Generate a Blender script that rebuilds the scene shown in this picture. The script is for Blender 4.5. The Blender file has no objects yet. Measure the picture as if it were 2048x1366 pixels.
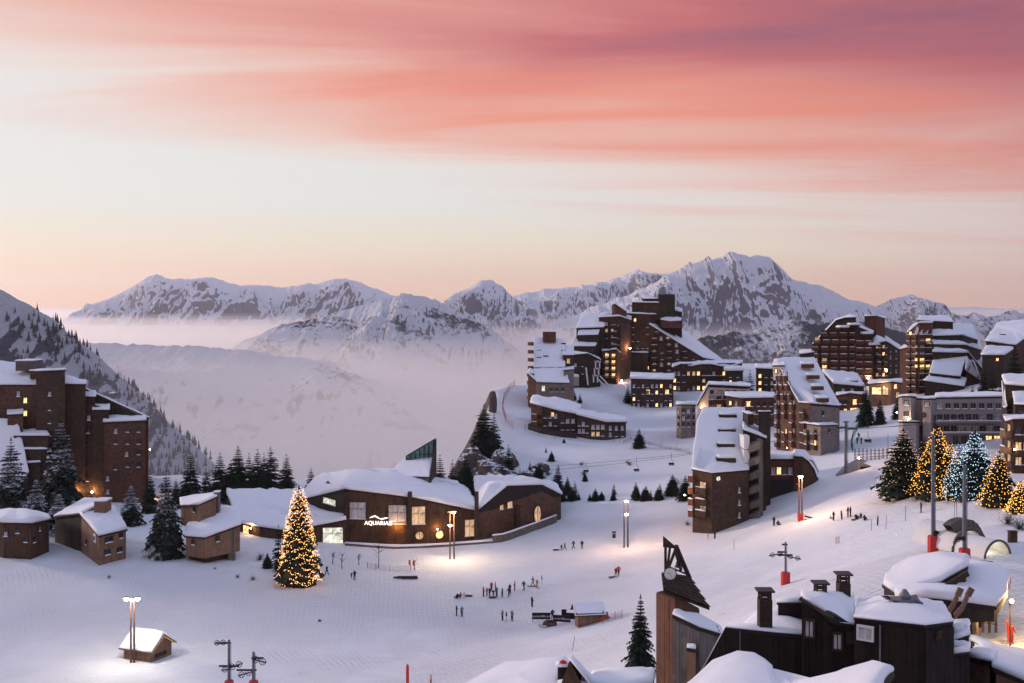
import bpy, bmesh, math, random
import numpy as np
from mathutils import Vector, Matrix
from mathutils.geometry import tessellate_polygon
random.seed(7)
sc = bpy.context.scene
col = sc.collection
F, VH, CZ = 2200.0, 600.0, 60.0            # focal length in photo pixels, horizon row, camera height

# ------------------------------------------------------------------ camera
cam_d = bpy.data.cameras.new('camera')
cam = bpy.data.objects.new('camera', cam_d); col.objects.link(cam)
cam.location = (0, 0, CZ); cam.rotation_euler = (math.radians(90), 0, 0)
cam_d.sensor_width = 36.0; cam_d.lens = 36.0*F/2048
cam_d.shift_y = -(683.0-VH)/2048
cam_d.clip_start = 1.0; cam_d.clip_end = 60000
sc.camera = cam

# ------------------------------------------------------------------ world: dusk sky
wd = bpy.data.worlds.new('World'); sc.world = wd; wd.use_nodes = True
nt = wd.node_tree; nt.nodes.clear()
def N(t, kind, **kw):
    n = t.nodes.new(kind)
    for k, v in kw.items():
        if k == 'ins':
            for i, val in v.items():
                s = n.inputs[i]
                if isinstance(val, bpy.types.NodeSocket): t.links.new(val, s)
                else: s.default_value = val
        else: setattr(n, k, v)
    return n
def ramp(t, fac, stops, interp='LINEAR'):
    r = N(t, 'ShaderNodeValToRGB'); r.color_ramp.interpolation = interp
    e = r.color_ramp.elements
    while len(e) < len(stops): e.new(0.5)
    for i, (p, c) in enumerate(stops):
        e[i].position = p
        e[i].color = (c, c, c, 1) if isinstance(c, (int, float)) else tuple(c)+(1,)
    if fac is not None: t.links.new(fac, r.inputs[0])
    return r
def srgb(r, g, b):
    f = lambda x: ((x/255)/12.92 if x/255 <= .04045 else ((x/255+.055)/1.055)**2.4)
    return (f(r), f(g), f(b))
def M(t, op, a, b=None, c=None, clamp=False):
    n = N(t, 'ShaderNodeMath', operation=op, use_clamp=clamp)
    for i, v in enumerate((a, b, c)):
        if v is None: continue
        if isinstance(v, bpy.types.NodeSocket): t.links.new(v, n.inputs[i])
        else: n.inputs[i].default_value = v
    return n.outputs[0]
def MIX(t, fac, a, b, mode='MIX'):
    n = N(t, 'ShaderNodeMix', data_type='RGBA', blend_type=mode)
    for s, v in ((n.inputs[0], fac), (n.inputs[6], a), (n.inputs[7], b)):
        if isinstance(v, bpy.types.NodeSocket): t.links.new(v, s)
        else: s.default_value = v if isinstance(v, (int, float)) else tuple(v)+(1,)
    return n.outputs[2]
tc = N(nt, 'ShaderNodeTexCoord')
sx = N(nt, 'ShaderNodeSeparateXYZ', ins={0: tc.outputs['Generated']})
dx, dy, dz = sx.outputs
el = M(nt, 'MAXIMUM', dz, 0.0)
# thin streaked cloud deck lit from below by the set sun: planar layer, perspective comes from the division by height
inv = M(nt, 'DIVIDE', 1.0, M(nt, 'ADD', el, 0.05))
px = M(nt, 'MULTIPLY', dx, inv); py = M(nt, 'MULTIPLY', dy, inv)
pv = N(nt, 'ShaderNodeCombineXYZ', ins={0: px, 1: py})
mp = N(nt, 'ShaderNodeMapping', ins={0: pv.outputs[0], 1: (2.3, 1.6, 0.0), 2: (0, 0, math.radians(-16)), 3: (0.38, .80, 1)})
n1 = N(nt, 'ShaderNodeTexNoise', noise_dimensions='2D', ins={'Vector': mp.outputs[0], 'Scale': .8, 'Detail': 7.0, 'Roughness': .52, 'Distortion': .7})
mp2 = N(nt, 'ShaderNodeMapping', ins={0: pv.outputs[0], 1: (7.4, 3.2, 0.0), 2: (0, 0, math.radians(-20)), 3: (0.30, 1.3, 1)})
n2 = N(nt, 'ShaderNodeTexNoise', noise_dimensions='2D', ins={'Vector': mp2.outputs[0], 'Scale': .75, 'Detail': 6.0, 'Roughness': .55, 'Distortion': .6})
# the deck starts lower towards the right; its ragged lower edge and layers follow the noise
elt = M(nt, 'ADD', el, M(nt, 'MULTIPLY', dx, .15))
wob = M(nt, 'MULTIPLY', M(nt, 'SUBTRACT', n1.outputs[0], .5), M(nt, 'MULTIPLY', el, .85))
e2 = M(nt, 'ADD', elt, wob, clamp=True)
low = ramp(nt, el, [(0.0, srgb(250,202,158)), (.014, srgb(248,210,170)), (.045, srgb(240,226,204)), (.085, srgb(231,232,228)), (.2, srgb(231,231,232)), (.6, srgb(196,206,230)), (1.0, srgb(190,203,230))])
deck = ramp(nt, e2, [(.085, srgb(233,228,225)), (.13, srgb(238,214,204)), (.175, srgb(236,178,164)), (.215, srgb(224,148,140)), (.262, srgb(200,110,114)), (.30, srgb(164,98,118)), (.42, srgb(204,192,212)), (.6, srgb(196,205,230)), (1.0, srgb(190,203,230))])
dop = ramp(nt, e2, [(.07, 0.0), (.15, .85), (.20, 1.0)], 'EASE')
sky = MIX(nt, dop.outputs[0], low.outputs[0], deck.outputs[0])
# brighter coral wisps inside and below the deck
wis = ramp(nt, n2.outputs[0], [(.44, 0.0), (.56, .4), (.72, 1.0)], 'EASE')
wl = ramp(nt, elt, [(.08, 0.0), (.12, .5), (.16, .95), (.20, .8), (.25, .35), (.33, 0.0)])
sky = MIX(nt, M(nt, 'MULTIPLY', M(nt, 'MULTIPLY', wis.outputs[0], wl.outputs[0]), .85), sky, srgb(243,138,108))
# away from the sunset the sky dims towards blue dusk
az = N(nt, 'ShaderNodeVectorMath', operation='DOT_PRODUCT', ins={0: tc.outputs['Generated'], 1: (-.32, .947, 0)})
azr = ramp(nt, M(nt, 'MULTIPLY_ADD', az.outputs['Value'], .5, .5), [(0.0, srgb(226,234,250)), (.35, srgb(226,234,250)), (.80, srgb(222,218,228)), (.93, srgb(250,247,247)), (1.0, (1, 1, 1))])
sky = MIX(nt, 1.0, sky, azr.outputs[0], 'MULTIPLY')
nish = N(nt, 'ShaderNodeTexSky', sky_type='NISHITA', sun_disc=False, sun_elevation=math.radians(1.0), sun_rotation=math.radians(-58), altitude=1800, air_density=1.0, dust_density=1.0)
nsk = MIX(nt, 1.0, nish.outputs[0], (.12, .12, .12), 'MULTIPLY')
fin = MIX(nt, .10, sky, nsk)
bg = N(nt, 'ShaderNodeBackground', ins={0: fin, 1: .97})
wo = N(nt, 'ShaderNodeOutputWorld', ins={0: bg.outputs[0]})

# ------------------------------------------------------------------ sun (just down behind the ridges, its warm afterglow strengthened to brighten the fog)
sl = bpy.data.lights.new('sun', 'SUN'); sl.energy = 2.2; sl.angle = math.radians(10); sl.color = (1, .80, .70)
so = bpy.data.objects.new('sun', sl); col.objects.link(so)
se, sa = math.radians(10), math.radians(-58)
sdir = Vector((math.sin(sa)*math.cos(se), math.cos(sa)*math.cos(se), math.sin(se)))
so.rotation_euler = sdir.to_track_quat('Z', 'Y').to_euler()
so.location = (0, 0, 400)

# ------------------------------------------------------------------ render settings
vs = sc.view_settings; vs.view_transform = 'Standard'; vs.look = 'None'; vs.exposure = 0.18; vs.gamma = 1.0; vs.use_curve_mapping = False
sc.render.engine = 'CYCLES'
cy = sc.cycles; cy.use_denoising = True; cy.denoiser = 'OPENIMAGEDENOISE'; cy.use_adaptive_sampling = True; cy.adaptive_threshold = .02
cy.max_bounces = 10; cy.diffuse_bounces = 2; cy.glossy_bounces = 2; cy.transmission_bounces = 4; cy.volume_bounces = 8; cy.transparent_max_bounces = 6
cy.sample_clamp_indirect = 3.0; cy.caustics_reflective = False; cy.caustics_refractive = False
cy.use_light_tree = True
wd.cycles.sampling_method = 'MANUAL'; wd.cycles.sample_map_resolution = 512

# ------------------------------------------------------------------ helpers
def Pt(u, v, Y): return Vector(((u-1024)/F*Y, Y, CZ-(v-VH)/F*Y))
def S(px, Y): return px/F*Y
def tag(o, label=None, cat=None, group=None, kind=None):
    if label: o['label'] = label
    if cat: o['category'] = cat
    if group: o['group'] = group
    if kind: o['kind'] = kind
    return o
def link(name, data, parent=None, loc=None, rz=None):
    o = bpy.data.objects.new(name, data); col.objects.link(o)
    if parent is not None: o.parent = parent
    if loc is not None: o.location = loc
    if rz is not None: o.rotation_euler = (0, 0, rz)
    return o
def thing(name, label, cat, loc=(0, 0, 0), rz=0.0, group=None):
    o = link(name, None, None, loc, rz); o.empty_display_size = .5
    return tag(o, label, cat, group)
def mesh_np(name, V, Fc, mats, smooth=True):
    me = bpy.data.meshes.new(name)
    V = np.asarray(V, dtype=np.float32); Fc = np.asarray(Fc, dtype=np.int32)
    me.vertices.add(len(V)); me.vertices.foreach_set('co', V.ravel())
    k = Fc.shape[1]
    me.loops.add(Fc.size); me.loops.foreach_set('vertex_index', Fc.ravel())
    me.polygons.add(len(Fc))
    me.polygons.foreach_set('loop_start', np.arange(0, Fc.size, k, dtype=np.int32))
    me.polygons.foreach_set('use_smooth', np.full(len(Fc), smooth))
    me.update(calc_edges=True); me.validate()
    for m in (mats if isinstance(mats, (list, tuple)) else [mats]): me.materials.append(m)
    return me
def grid_faces(nx, ny):
    i = np.arange(nx*ny).reshape(ny, nx)
    return np.stack([i[:-1, :-1], i[:-1, 1:], i[1:, 1:], i[1:, :-1]], -1).reshape(-1, 4)
class MB:
    """collects shapes of one part"""
    def __init__(s): s.v = []; s.f = []; s.m = []
    def add(s, vs, fs, m=0):
        b = len(s.v); s.v += [tuple(p) for p in vs]
        for f in fs: s.f.append([b+i for i in f]); s.m.append(m)
        return s
    def box(s, c, d, rz=0.0, m=0, ry=0.0):
        hx, hy, hz = d[0]/2, d[1]/2, d[2]/2
        R = Matrix.Rotation(rz, 3, 'Z') @ Matrix.Rotation(ry, 3, 'Y')
        pts = [Vector(c) + R @ Vector((x*hx, y*hy, z*hz)) for z in (-1, 1) for y in (-1, 1) for x in (-1, 1)]
        return s.add(pts, [(0, 2, 3, 1), (4, 5, 7, 6), (0, 1, 5, 4), (2, 6, 7, 3), (0, 4, 6, 2), (1, 3, 7, 5)], m)
    def bar(s, a, b, w, t=None, m=0):
        a, b = Vector(a), Vector(b); t = t or w
        d = (b-a).normalized(); up = Vector((0, 0, 1)) if abs(d.z) < .95 else Vector((0, 1, 0))
        x = d.cross(up).normalized()*w/2; y = x.cross(d).normalized()*t/2
        pts = [a-x-y, a+x-y, a+x+y, a-x+y, b-x-y, b+x-y, b+x+y, b-x+y]
        return s.add(pts, [(3, 2, 1, 0), (4, 5, 6, 7), (0, 1, 5, 4), (1, 2, 6, 5), (2, 3, 7, 6), (3, 0, 4, 7)], m)
    def tube(s, pts, rad, n=6, m=0, cap=True):
        pts = [Vector(p) for p in pts]; rad = rad if isinstance(rad, (list, tuple)) else [rad]*len(pts)
        vs, fs = [], []
        for i, p in enumerate(pts):
            d = (pts[min(i+1, len(pts)-1)]-pts[max(i-1, 0)])
            d = d.normalized() if d.length > 1e-6 else Vector((0, 0, 1))
            up = Vector((0, 0, 1)) if abs(d.z) < .95 else Vector((0, 1, 0))
            x = d.cross(up).normalized(); y = x.cross(d)
            for k in range(n):
                a = 2*math.pi*k/n; vs.append(p+(x*math.cos(a)+y*math.sin(a))*rad[i])
        for i in range(len(pts)-1):
            for k in range(n): fs.append((i*n+k, i*n+(k+1) % n, (i+1)*n+(k+1) % n, (i+1)*n+k))
        if cap: fs.append(tuple(range(n))[::-1]); fs.append(tuple((len(pts)-1)*n+k for k in range(n)))
        return s.add(vs, fs, m)
    def ell(s, c, r, n=8, k=6, m=0, R=None):
        vs, fs = [], []; c = Vector(c)
        for j in range(k+1):
            th = math.pi*j/k
            for i in range(n):
                ph = 2*math.pi*i/n
                p = Vector((r[0]*math.sin(th)*math.cos(ph), r[1]*math.sin(th)*math.sin(ph), r[2]*math.cos(th)))
                vs.append(c+(R @ p if R else p))
        for j in range(k):
            for i in range(n): fs.append((j*n+i, (j+1)*n+i, (j+1)*n+(i+1) % n, j*n+(i+1) % n))
        return s.add(vs, fs, m)
    def prism(s, poly, z0, tops, m=0, cap=True, bottom=True):
        """poly CCW footprint [(x,y)], tops: height or list per corner"""
        n = len(poly); tops = tops if isinstance(tops, (list, tuple)) else [tops]*n
        z0 = z0 if isinstance(z0, (list, tuple)) else [z0]*n
        vs = [(p[0], p[1], z0[i]) for i, p in enumerate(poly)]+[(p[0], p[1], tops[i]) for i, p in enumerate(poly)]
        fs = [(i, (i+1) % n, n+(i+1) % n, n+i) for i in range(n)]
        if cap:
            if n <= 4: fs.append(tuple(range(n, 2*n)))
            else:
                for t in tessellate_polygon([[Vector((p[0], p[1], 0)) for p in poly]]): fs.append(tuple(n+i for i in t))
        if bottom: fs.append(tuple(range(n))[::-1]) if n <= 4 else [fs.append(t[::-1]) for t in tessellate_polygon([[Vector((p[0], p[1], 0)) for p in poly]])]
        return s.add(vs, fs, m)
    def mesh(s, name, mats, smooth=False):
        me = bpy.data.meshes.new(name); me.from_pydata(s.v, [], s.f)
        for m in (mats if isinstance(mats, (list, tuple)) else [mats]): me.materials.append(m)
        if any(s.m): me.polygons.foreach_set('material_index', s.m)
        if smooth: me.polygons.foreach_set('use_smooth', [True]*len(me.polygons))
        me.update(); return me
    def build(s, name, mats, parent=None, loc=None, rz=None, smooth=False):
        return link(name, s.mesh(name, mats, smooth), parent, loc, rz)
# numpy gradient noise
_rng = np.random.RandomState(3); _perm = np.tile(_rng.permutation(512), 3); _g = _rng.uniform(0, 2*np.pi, 512); _gx, _gy = np.cos(_g), np.sin(_g)
def noise2(x, y):
    xi = np.floor(x).astype(int); yi = np.floor(y).astype(int); xf = x-xi; yf = y-yi
    u = xf**3*(xf*(xf*6-15)+10); w = yf**3*(yf*(yf*6-15)+10)
    def g(a, b, fx, fy):
        h = _perm[_perm[a & 511]+(b & 511)] & 511; return _gx[h]*fx+_gy[h]*fy
    a = g(xi, yi, xf, yf); b = g(xi+1, yi, xf-1, yf); c = g(xi, yi+1, xf, yf-1); d = g(xi+1, yi+1, xf-1, yf-1)
    return ((a*(1-u)+b*u)*(1-w)+(c*(1-u)+d*u)*w)*1.5
def fbm(x, y, o=5, r=.5, ridged=False):
    s = 0; a = 1.0; t = 0
    for i in range(o):
        n = noise2(x*2**i+17.3*i, y*2**i+9.1*i)
        s = s+a*((1-2*np.abs(n)) if ridged else n); t += a; a *= r
    return s/t
def sstep(a, b, x):
    t = np.clip((x-a)/(b-a), 0, 1); return t*t*(3-2*t)
# ------------------------------------------------------------------ materials
def newmat(name):
    m = bpy.data.materials.new(name); m.use_nodes = True; t = m.node_tree; t.nodes.clear()
    out = N(t, 'ShaderNodeOutputMaterial'); p = N(t, 'ShaderNodeBsdfPrincipled'); t.links.new(p.outputs[0], out.inputs[0])
    return m, t, p
def setp(t, p, **kw):
    for k, v in kw.items():
        s = p.inputs[{'col': 'Base Color', 'rough': 'Roughness', 'spec': 'Specular IOR Level', 'nor': 'Normal', 'metal': 'Metallic', 'ec': 'Emission Color', 'es': 'Emission Strength', 'sss': 'Subsurface Weight'}[k]]
        if isinstance(v, bpy.types.NodeSocket): t.links.new(v, s)
        else: s.default_value = v if isinstance(v, (int, float)) else (tuple(v)+(1,) if len(v) == 3 else v)
def tex(t, scale, det=4, rough=.55, sc3=(1, 1, 1), coord='Object', dist=0.0):
    tcn = N(t, 'ShaderNodeTexCoord')
    src = tcn.outputs[coord] if coord in ('Object', 'Generated') else N(t, 'ShaderNodeNewGeometry').outputs['Position']
    mpn = N(t, 'ShaderNodeMapping', ins={0: src, 3: sc3})
    return N(t, 'ShaderNodeTexNoise', ins={'Vector': mpn.outputs[0], 'Scale': scale, 'Detail': det, 'Roughness': rough, 'Distortion': dist}).outputs[0]
def bump(t, h, st=.3, d=.05):
    return N(t, 'ShaderNodeBump', ins={'Strength': st, 'Distance': d, 'Height': h}).outputs[0]
def snow_mat(name, c=(.90, .905, .925), piste=False):
    m, t, p = newmat(name)
    a = tex(t, .35, 5, coord='World'); b = tex(t, 2.2, 5, .6, coord='World')
    colr = MIX(t, M(t, 'MULTIPLY', a, .5), tuple(x*.93 for x in c), c)
    h = M(t, 'ADD', M(t, 'MULTIPLY', a, 1.0), M(t, 'MULTIPLY', b, .35))
    if piste:
        # groomer corduroy and ski tracks: fine relief running along the run
        w = tex(t, .16, 5, .6, (1.0, 5.0, 1.0), coord='World', dist=1.0)
        k = tex(t, .9, 4, .65, (.35, 2.4, 1.0), coord='World', dist=1.6)
        h = M(t, 'ADD', h, M(t, 'ADD', M(t, 'MULTIPLY', w, 2.2), M(t, 'MULTIPLY', k, 1.3)))
        colr = MIX(t, ramp(t, k, [(.52, 0.0), (.72, .5)]).outputs[0], colr, tuple(x*.92 for x in c))
        # ski tracks and trodden lines, shade of their grooves painted in as greyer snow
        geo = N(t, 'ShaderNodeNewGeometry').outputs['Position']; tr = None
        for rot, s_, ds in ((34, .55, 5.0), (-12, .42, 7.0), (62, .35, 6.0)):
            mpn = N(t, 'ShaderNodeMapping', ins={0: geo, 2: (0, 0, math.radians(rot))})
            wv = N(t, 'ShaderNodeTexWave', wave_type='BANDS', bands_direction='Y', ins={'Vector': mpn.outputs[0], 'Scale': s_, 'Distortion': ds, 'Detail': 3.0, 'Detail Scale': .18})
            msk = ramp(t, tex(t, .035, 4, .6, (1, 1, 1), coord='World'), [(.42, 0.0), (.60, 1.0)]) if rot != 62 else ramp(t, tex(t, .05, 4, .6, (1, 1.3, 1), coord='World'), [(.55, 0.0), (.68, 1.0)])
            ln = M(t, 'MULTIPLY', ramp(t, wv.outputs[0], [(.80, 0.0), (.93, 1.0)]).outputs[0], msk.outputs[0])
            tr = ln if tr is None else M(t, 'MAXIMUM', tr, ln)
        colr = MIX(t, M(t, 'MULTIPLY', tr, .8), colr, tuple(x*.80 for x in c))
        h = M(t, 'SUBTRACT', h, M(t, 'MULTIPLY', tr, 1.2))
        setp(t, p, nor=bump(t, h, .7, .24))
        ge = N(t, 'ShaderNodeNewGeometry'); nz = N(t, 'ShaderNodeSeparateXYZ', ins={0: ge.outputs['Normal']}).outputs[2]
        rk = ramp(t, M(t, 'ADD', nz, M(t, 'MULTIPLY', M(t, 'SUBTRACT', tex(t, .22, 6, .7, coord='World'), .5), 1.1)), [(.62, 1.0), (.74, 0.0)])
        colr = MIX(t, rk.outputs[0], colr, MIX(t, tex(t, .5, 5, .7, coord='World'), (.03, .025, .024), (.16, .13, .12)))
    else: setp(t, p, nor=bump(t, h, .45, .12))
    setp(t, p, col=colr, rough=.75, spec=.2)
    return m
def wood_mat(name, c1, c2, scale=1.0, vertical=True, board=0.16, bumps=.5):
    """weathered board or shingle cladding: grain, per-board tone and joints as fine relief"""
    m, t, p = newmat(name)
    tcn = N(t, 'ShaderNodeTexCoord'); sp = N(t, 'ShaderNodeSeparateXYZ', ins={0: tcn.outputs['Object']})
    along = M(t, 'ADD', sp.outputs[0], M(t, 'MULTIPLY', sp.outputs[1], .83))
    q = M(t, 'DIVIDE', along if vertical else sp.outputs[2], board)
    cell = M(t, 'FLOOR', q); fr = M(t, 'FRACT', q)
    row = M(t, 'FLOOR', M(t, 'ADD', M(t, 'DIVIDE', sp.outputs[2] if vertical else along, 2.6 if vertical else .5), M(t, 'MULTIPLY', cell, .37)))
    wn = N(t, 'ShaderNodeTexWhiteNoise', noise_dimensions='2D', ins={0: N(t, 'ShaderNodeCombineXYZ', ins={0: cell, 1: row}).outputs[0]})
    g = tex(t, 3.0*scale, 6, .65, (1, 1, .12) if vertical else (.3, .3, 3))
    st = tex(t, .22, 5, .6)
    f = M(t, 'ADD', M(t, 'ADD', M(t, 'MULTIPLY', wn.outputs[0], .45), M(t, 'MULTIPLY', g, .35)), M(t, 'ADD', M(t, 'MULTIPLY', M(t, 'SUBTRACT', st, .5), 1.3), M(t, 'MULTIPLY', M(t, 'SUBTRACT', tex(t, 1.3, 3, .7), .5), 1.3)), clamp=True)
    c = MIX(t, f, c1, c2)
    jo = ramp(t, fr, [(0, 0.0), (.06, 1.0), (.94, 1.0), (1, 0.0)])
    h = M(t, 'ADD', M(t, 'MULTIPLY', jo.outputs[0], .6), M(t, 'ADD', M(t, 'MULTIPLY', wn.outputs[0], .4), M(t, 'MULTIPLY', g, .3)))
    setp(t, p, col=c, rough=.85, spec=.2, nor=bump(t, h, bumps, .03))
    return m
def plain_mat(name, c, rough=.7, metal=0.0, var=.25, sc_=2.0, spec=.3):
    m, t, p = newmat(name)
    g = tex(t, sc_, 4)
    setp(t, p, col=MIX(t, g, tuple(x*(1-var) for x in c), tuple(min(1, x*(1+var)) for x in c)), rough=rough, metal=metal, spec=spec)
    return m
def emit_mat(name, c, s, base=(.3, .25, .2)):
    m, t, p = newmat(name); g = tex(t, 1.7, 3); b = N(t, 'ShaderNodeTexVoronoi', distance='CHEBYCHEV', ins={'Vector': N(t, 'ShaderNodeTexCoord').outputs['Object'], 'Scale': 1.3}).outputs['Color']
    bb = N(t, 'ShaderNodeSeparateColor', ins={0: b}).outputs[0]
    e = M(t, 'MULTIPLY', M(t, 'ADD', M(t, 'MULTIPLY', g, 1.2), .35), s)
    if name.startswith('pane'): e = M(t, 'MULTIPLY', e, M(t, 'MULTIPLY_ADD', bb, 1.2, .3))
    setp(t, p, col=base, ec=c, es=e, rough=.4); return m
def pane_mat(name, c, rough=.12):
    m, t, p = newmat(name); g = tex(t, .8, 3); b = N(t, 'ShaderNodeTexVoronoi', distance='CHEBYCHEV', ins={'Vector': N(t, 'ShaderNodeTexCoord').outputs['Object'], 'Scale': 1.6}).outputs['Color']
    bb = N(t, 'ShaderNodeSeparateColor', ins={0: b}).outputs[0]
    setp(t, p, col=MIX(t, M(t, 'ADD', M(t, 'MULTIPLY', g, .5), M(t, 'MULTIPLY', bb, .5)), tuple(x*.35 for x in c), tuple(min(.8, x*1.5) for x in c)), rough=rough, spec=.5); return m
MT = {}
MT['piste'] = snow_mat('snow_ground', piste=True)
MT['snow'] = snow_mat('snow_fresh')
MT['wood_dark'] = wood_mat('wood_dark', (.030, .022, .017), (.075, .052, .036))
MT['wood_brown'] = wood_mat('wood_brown', (.040, .023, .016), (.118, .064, .040))
MT['wood_red'] = wood_mat('wood_red', (.085, .037, .023), (.17, .076, .046))
MT['wood_warm'] = wood_mat('wood_warm', (.15, .085, .055), (.30, .18, .115), board=.22)
MT['wood_grey'] = wood_mat('wood_grey', (.10, .088, .08), (.20, .175, .155))
MT['shingle'] = wood_mat('shingle', (.038, .025, .019), (.098, .060, .041), vertical=False, board=.35)
MT['shingle_red'] = wood_mat('shingle_red', (.070, .038, .026), (.16, .084, .056), vertical=False, board=.35)
MT['shingle_grey'] = wood_mat('shingle_grey', (.16, .125, .11), (.30, .24, .205), vertical=False, board=.35)
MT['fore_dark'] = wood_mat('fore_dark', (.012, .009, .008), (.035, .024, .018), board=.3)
MT['roof_edge'] = plain_mat('roof_edge', (.022, .018, .018), .8)
MT['concrete'] = plain_mat('concrete', (.30, .27, .26), .9, var=.2)
MT['render_grey'] = plain_mat('render_grey', (.34, .29, .28), .9, var=.25, sc_=.8)
MT['cream'] = plain_mat('cream_render', (.52, .42, .36), .9, var=.15)
MT['metal'] = plain_mat('grey_metal', (.20, .20, .21), .5, .7)
MT['metal_dark'] = plain_mat('dark_metal', (.035, .035, .04), .5, .5)
MT['pole'] = plain_mat('pole_brown', (.10, .055, .045), .6)
MT['pole_grey'] = plain_mat('pole_grey', (.14, .15, .17), .5, .4)
MT['red'] = plain_mat('red_pad', (.55, .035, .03), .6)
MT['redn'] = plain_mat('red_net', (.45, .10, .10), .8)
MT['green_net'] = plain_mat('green_net', (.03, .20, .17), .8)
MT['white'] = plain_mat('white_paint', (.75, .73, .70), .7, var=.08)
MT['black'] = plain_mat('black', (.012, .012, .014), .6)
MT['rock'] = plain_mat('rock', (.12, .095, .085), .95, var=.5, sc_=.7)
MT['pane_dark'] = pane_mat('pane_dark', (.05, .05, .06))
MT['pane_pale'] = pane_mat('pane_pale', (.62, .58, .60), .5)  # pale reflection in the glass painted as its base colour
MT['pane_green'] = pane_mat('pane_green', (.10, .22, .20), .15)
MT['pane_lit'] = emit_mat('pane_lit', (1, .55, .20), 1.9)
MT['pane_dim'] = emit_mat('pane_dim', (1, .60, .30), .5)
MT['pane_cool'] = emit_mat('pane_cool', (.95, .98, .80), .75)
MT['bulb'] = emit_mat('bulb_warm', (1, .47, .13), 3.4)
MT['bulb_gold'] = emit_mat('bulb_gold', (1, .42, .05), 3.0)
MT['bulb_faint'] = emit_mat('bulb_faint', (1, .58, .22), 2.0)
MT['bulb_blue'] = emit_mat('bulb_blue', (.50, .78, 1.0), 2.2)
MT['lamp'] = emit_mat('lamp_glow', (1, .80, .50), 60.0)
MT['lamp_cool'] = emit_mat('lamp_cool', (1, .92, .78), 45.0)
MT['sign_light'] = emit_mat('sign_light', (1, .85, .70), 2.6, (.7, .65, .6))
def leaf_mat(name, c1, c2, snowy=0.0):
    m, t, p = newmat(name)
    g = tex(t, 1.4, 4, .6)
    c = MIX(t, g, c1, c2)
    if snowy:
        ge = N(t, 'ShaderNodeNewGeometry'); nz = N(t, 'ShaderNodeSeparateXYZ', ins={0: ge.outputs['Normal']}).outputs[2]
        k = tex(t, .9, 4, .7)
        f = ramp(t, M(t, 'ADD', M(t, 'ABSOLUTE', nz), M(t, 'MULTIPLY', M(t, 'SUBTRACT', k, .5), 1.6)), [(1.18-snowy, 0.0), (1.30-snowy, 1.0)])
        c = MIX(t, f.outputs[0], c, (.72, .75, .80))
    setp(t, p, col=c, rough=.8, spec=.15); return m
MT['needle'] = leaf_mat('needles', (.010, .017, .012), (.030, .044, .030))
MT['needle_snow'] = leaf_mat('needles_snow', (.012, .019, .015), (.030, .042, .032), .34)
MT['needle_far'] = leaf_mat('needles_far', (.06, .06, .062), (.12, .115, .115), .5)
MT['bark'] = plain_mat('bark', (.06, .042, .032), .95)
# ------------------------------------------------------------------ village ground: thin plate spline through surveyed points (photo column, row, distance)
CP = [(0,1366,141),(300,1366,141),(600,1366,141),(900,1366,141),(265,1325,150),(640,1240,172),(1010,1240,174),(990,1185,188),(600,1165,190),(50,1105,205),(200,1122,200),(430,1120,203),
 (330,1110,202),(780,1092,222),(905,1118,208),(1000,1088,222),(1120,1045,243),(1190,1032,245),(1160,1095,212),(1253,1095,209),(1235,1150,190),(1300,1200,165),(1430,1200,150),(1570,1176,140),
 (1700,1120,150),(1863,1106,118),(1928,1112,110),(1700,1038,178),(1600,1042,188),(1550,1050,195),(1430,1075,209),(1385,1057,214),(1480,1042,213),(1500,1000,226),(1630,962,226),(1760,940,215),
 (1720,900,245),(1740,850,300),(1810,985,178),(1940,1002,165),(2048,1040,140),(1890,892,225),(2040,955,185),(1660,908,262),(1560,908,262),(1200,985,268),(1050,935,290),(1200,930,290),(1330,905,300),
 (1150,884,322),(1320,872,325),(1040,862,328),(1010,775,392),(1200,775,420),(1250,876,330),(1300,826,390),(1450,822,360),(1700,762,390),(1900,792,350),(2030,752,330),(1150,772,425),(1380,872,320),
 (1600,802,350),(1300,742,465),(1680,742,470),(1650,1500,65),(1980,1330,82),(2022,1290,96),(1400,1500,80),(1200,1450,100),(1000,1420,115),(700,1420,131),(2048,1180,105),(150,1012,255),(0,1012,260),(450,992,264),(620,990,264),
 (-300,1366,141),(-300,1105,205),(-200,1012,260),(2300,1040,140),(2300,800,330),(2400,1300,90)]
_cp = np.array([list(Pt(*c)) for c in CP])
def _U(r2): return np.where(r2 > 1e-9, r2*np.log(np.maximum(r2, 1e-9)), 0)
_n = len(_cp); _X = _cp[:, :2]/100
_K = _U(((_X[:, None]-_X[None])**2).sum(-1))+np.eye(_n)*.02
_A = np.zeros((_n+3, _n+3)); _A[:_n, :_n] = _K; _A[:_n, _n] = 1; _A[:_n, _n+1:] = _X; _A[_n, :_n] = 1; _A[_n+1:, :_n] = _X.T
_w = np.linalg.solve(_A, np.concatenate([_cp[:, 2], [0, 0, 0]]))
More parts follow.
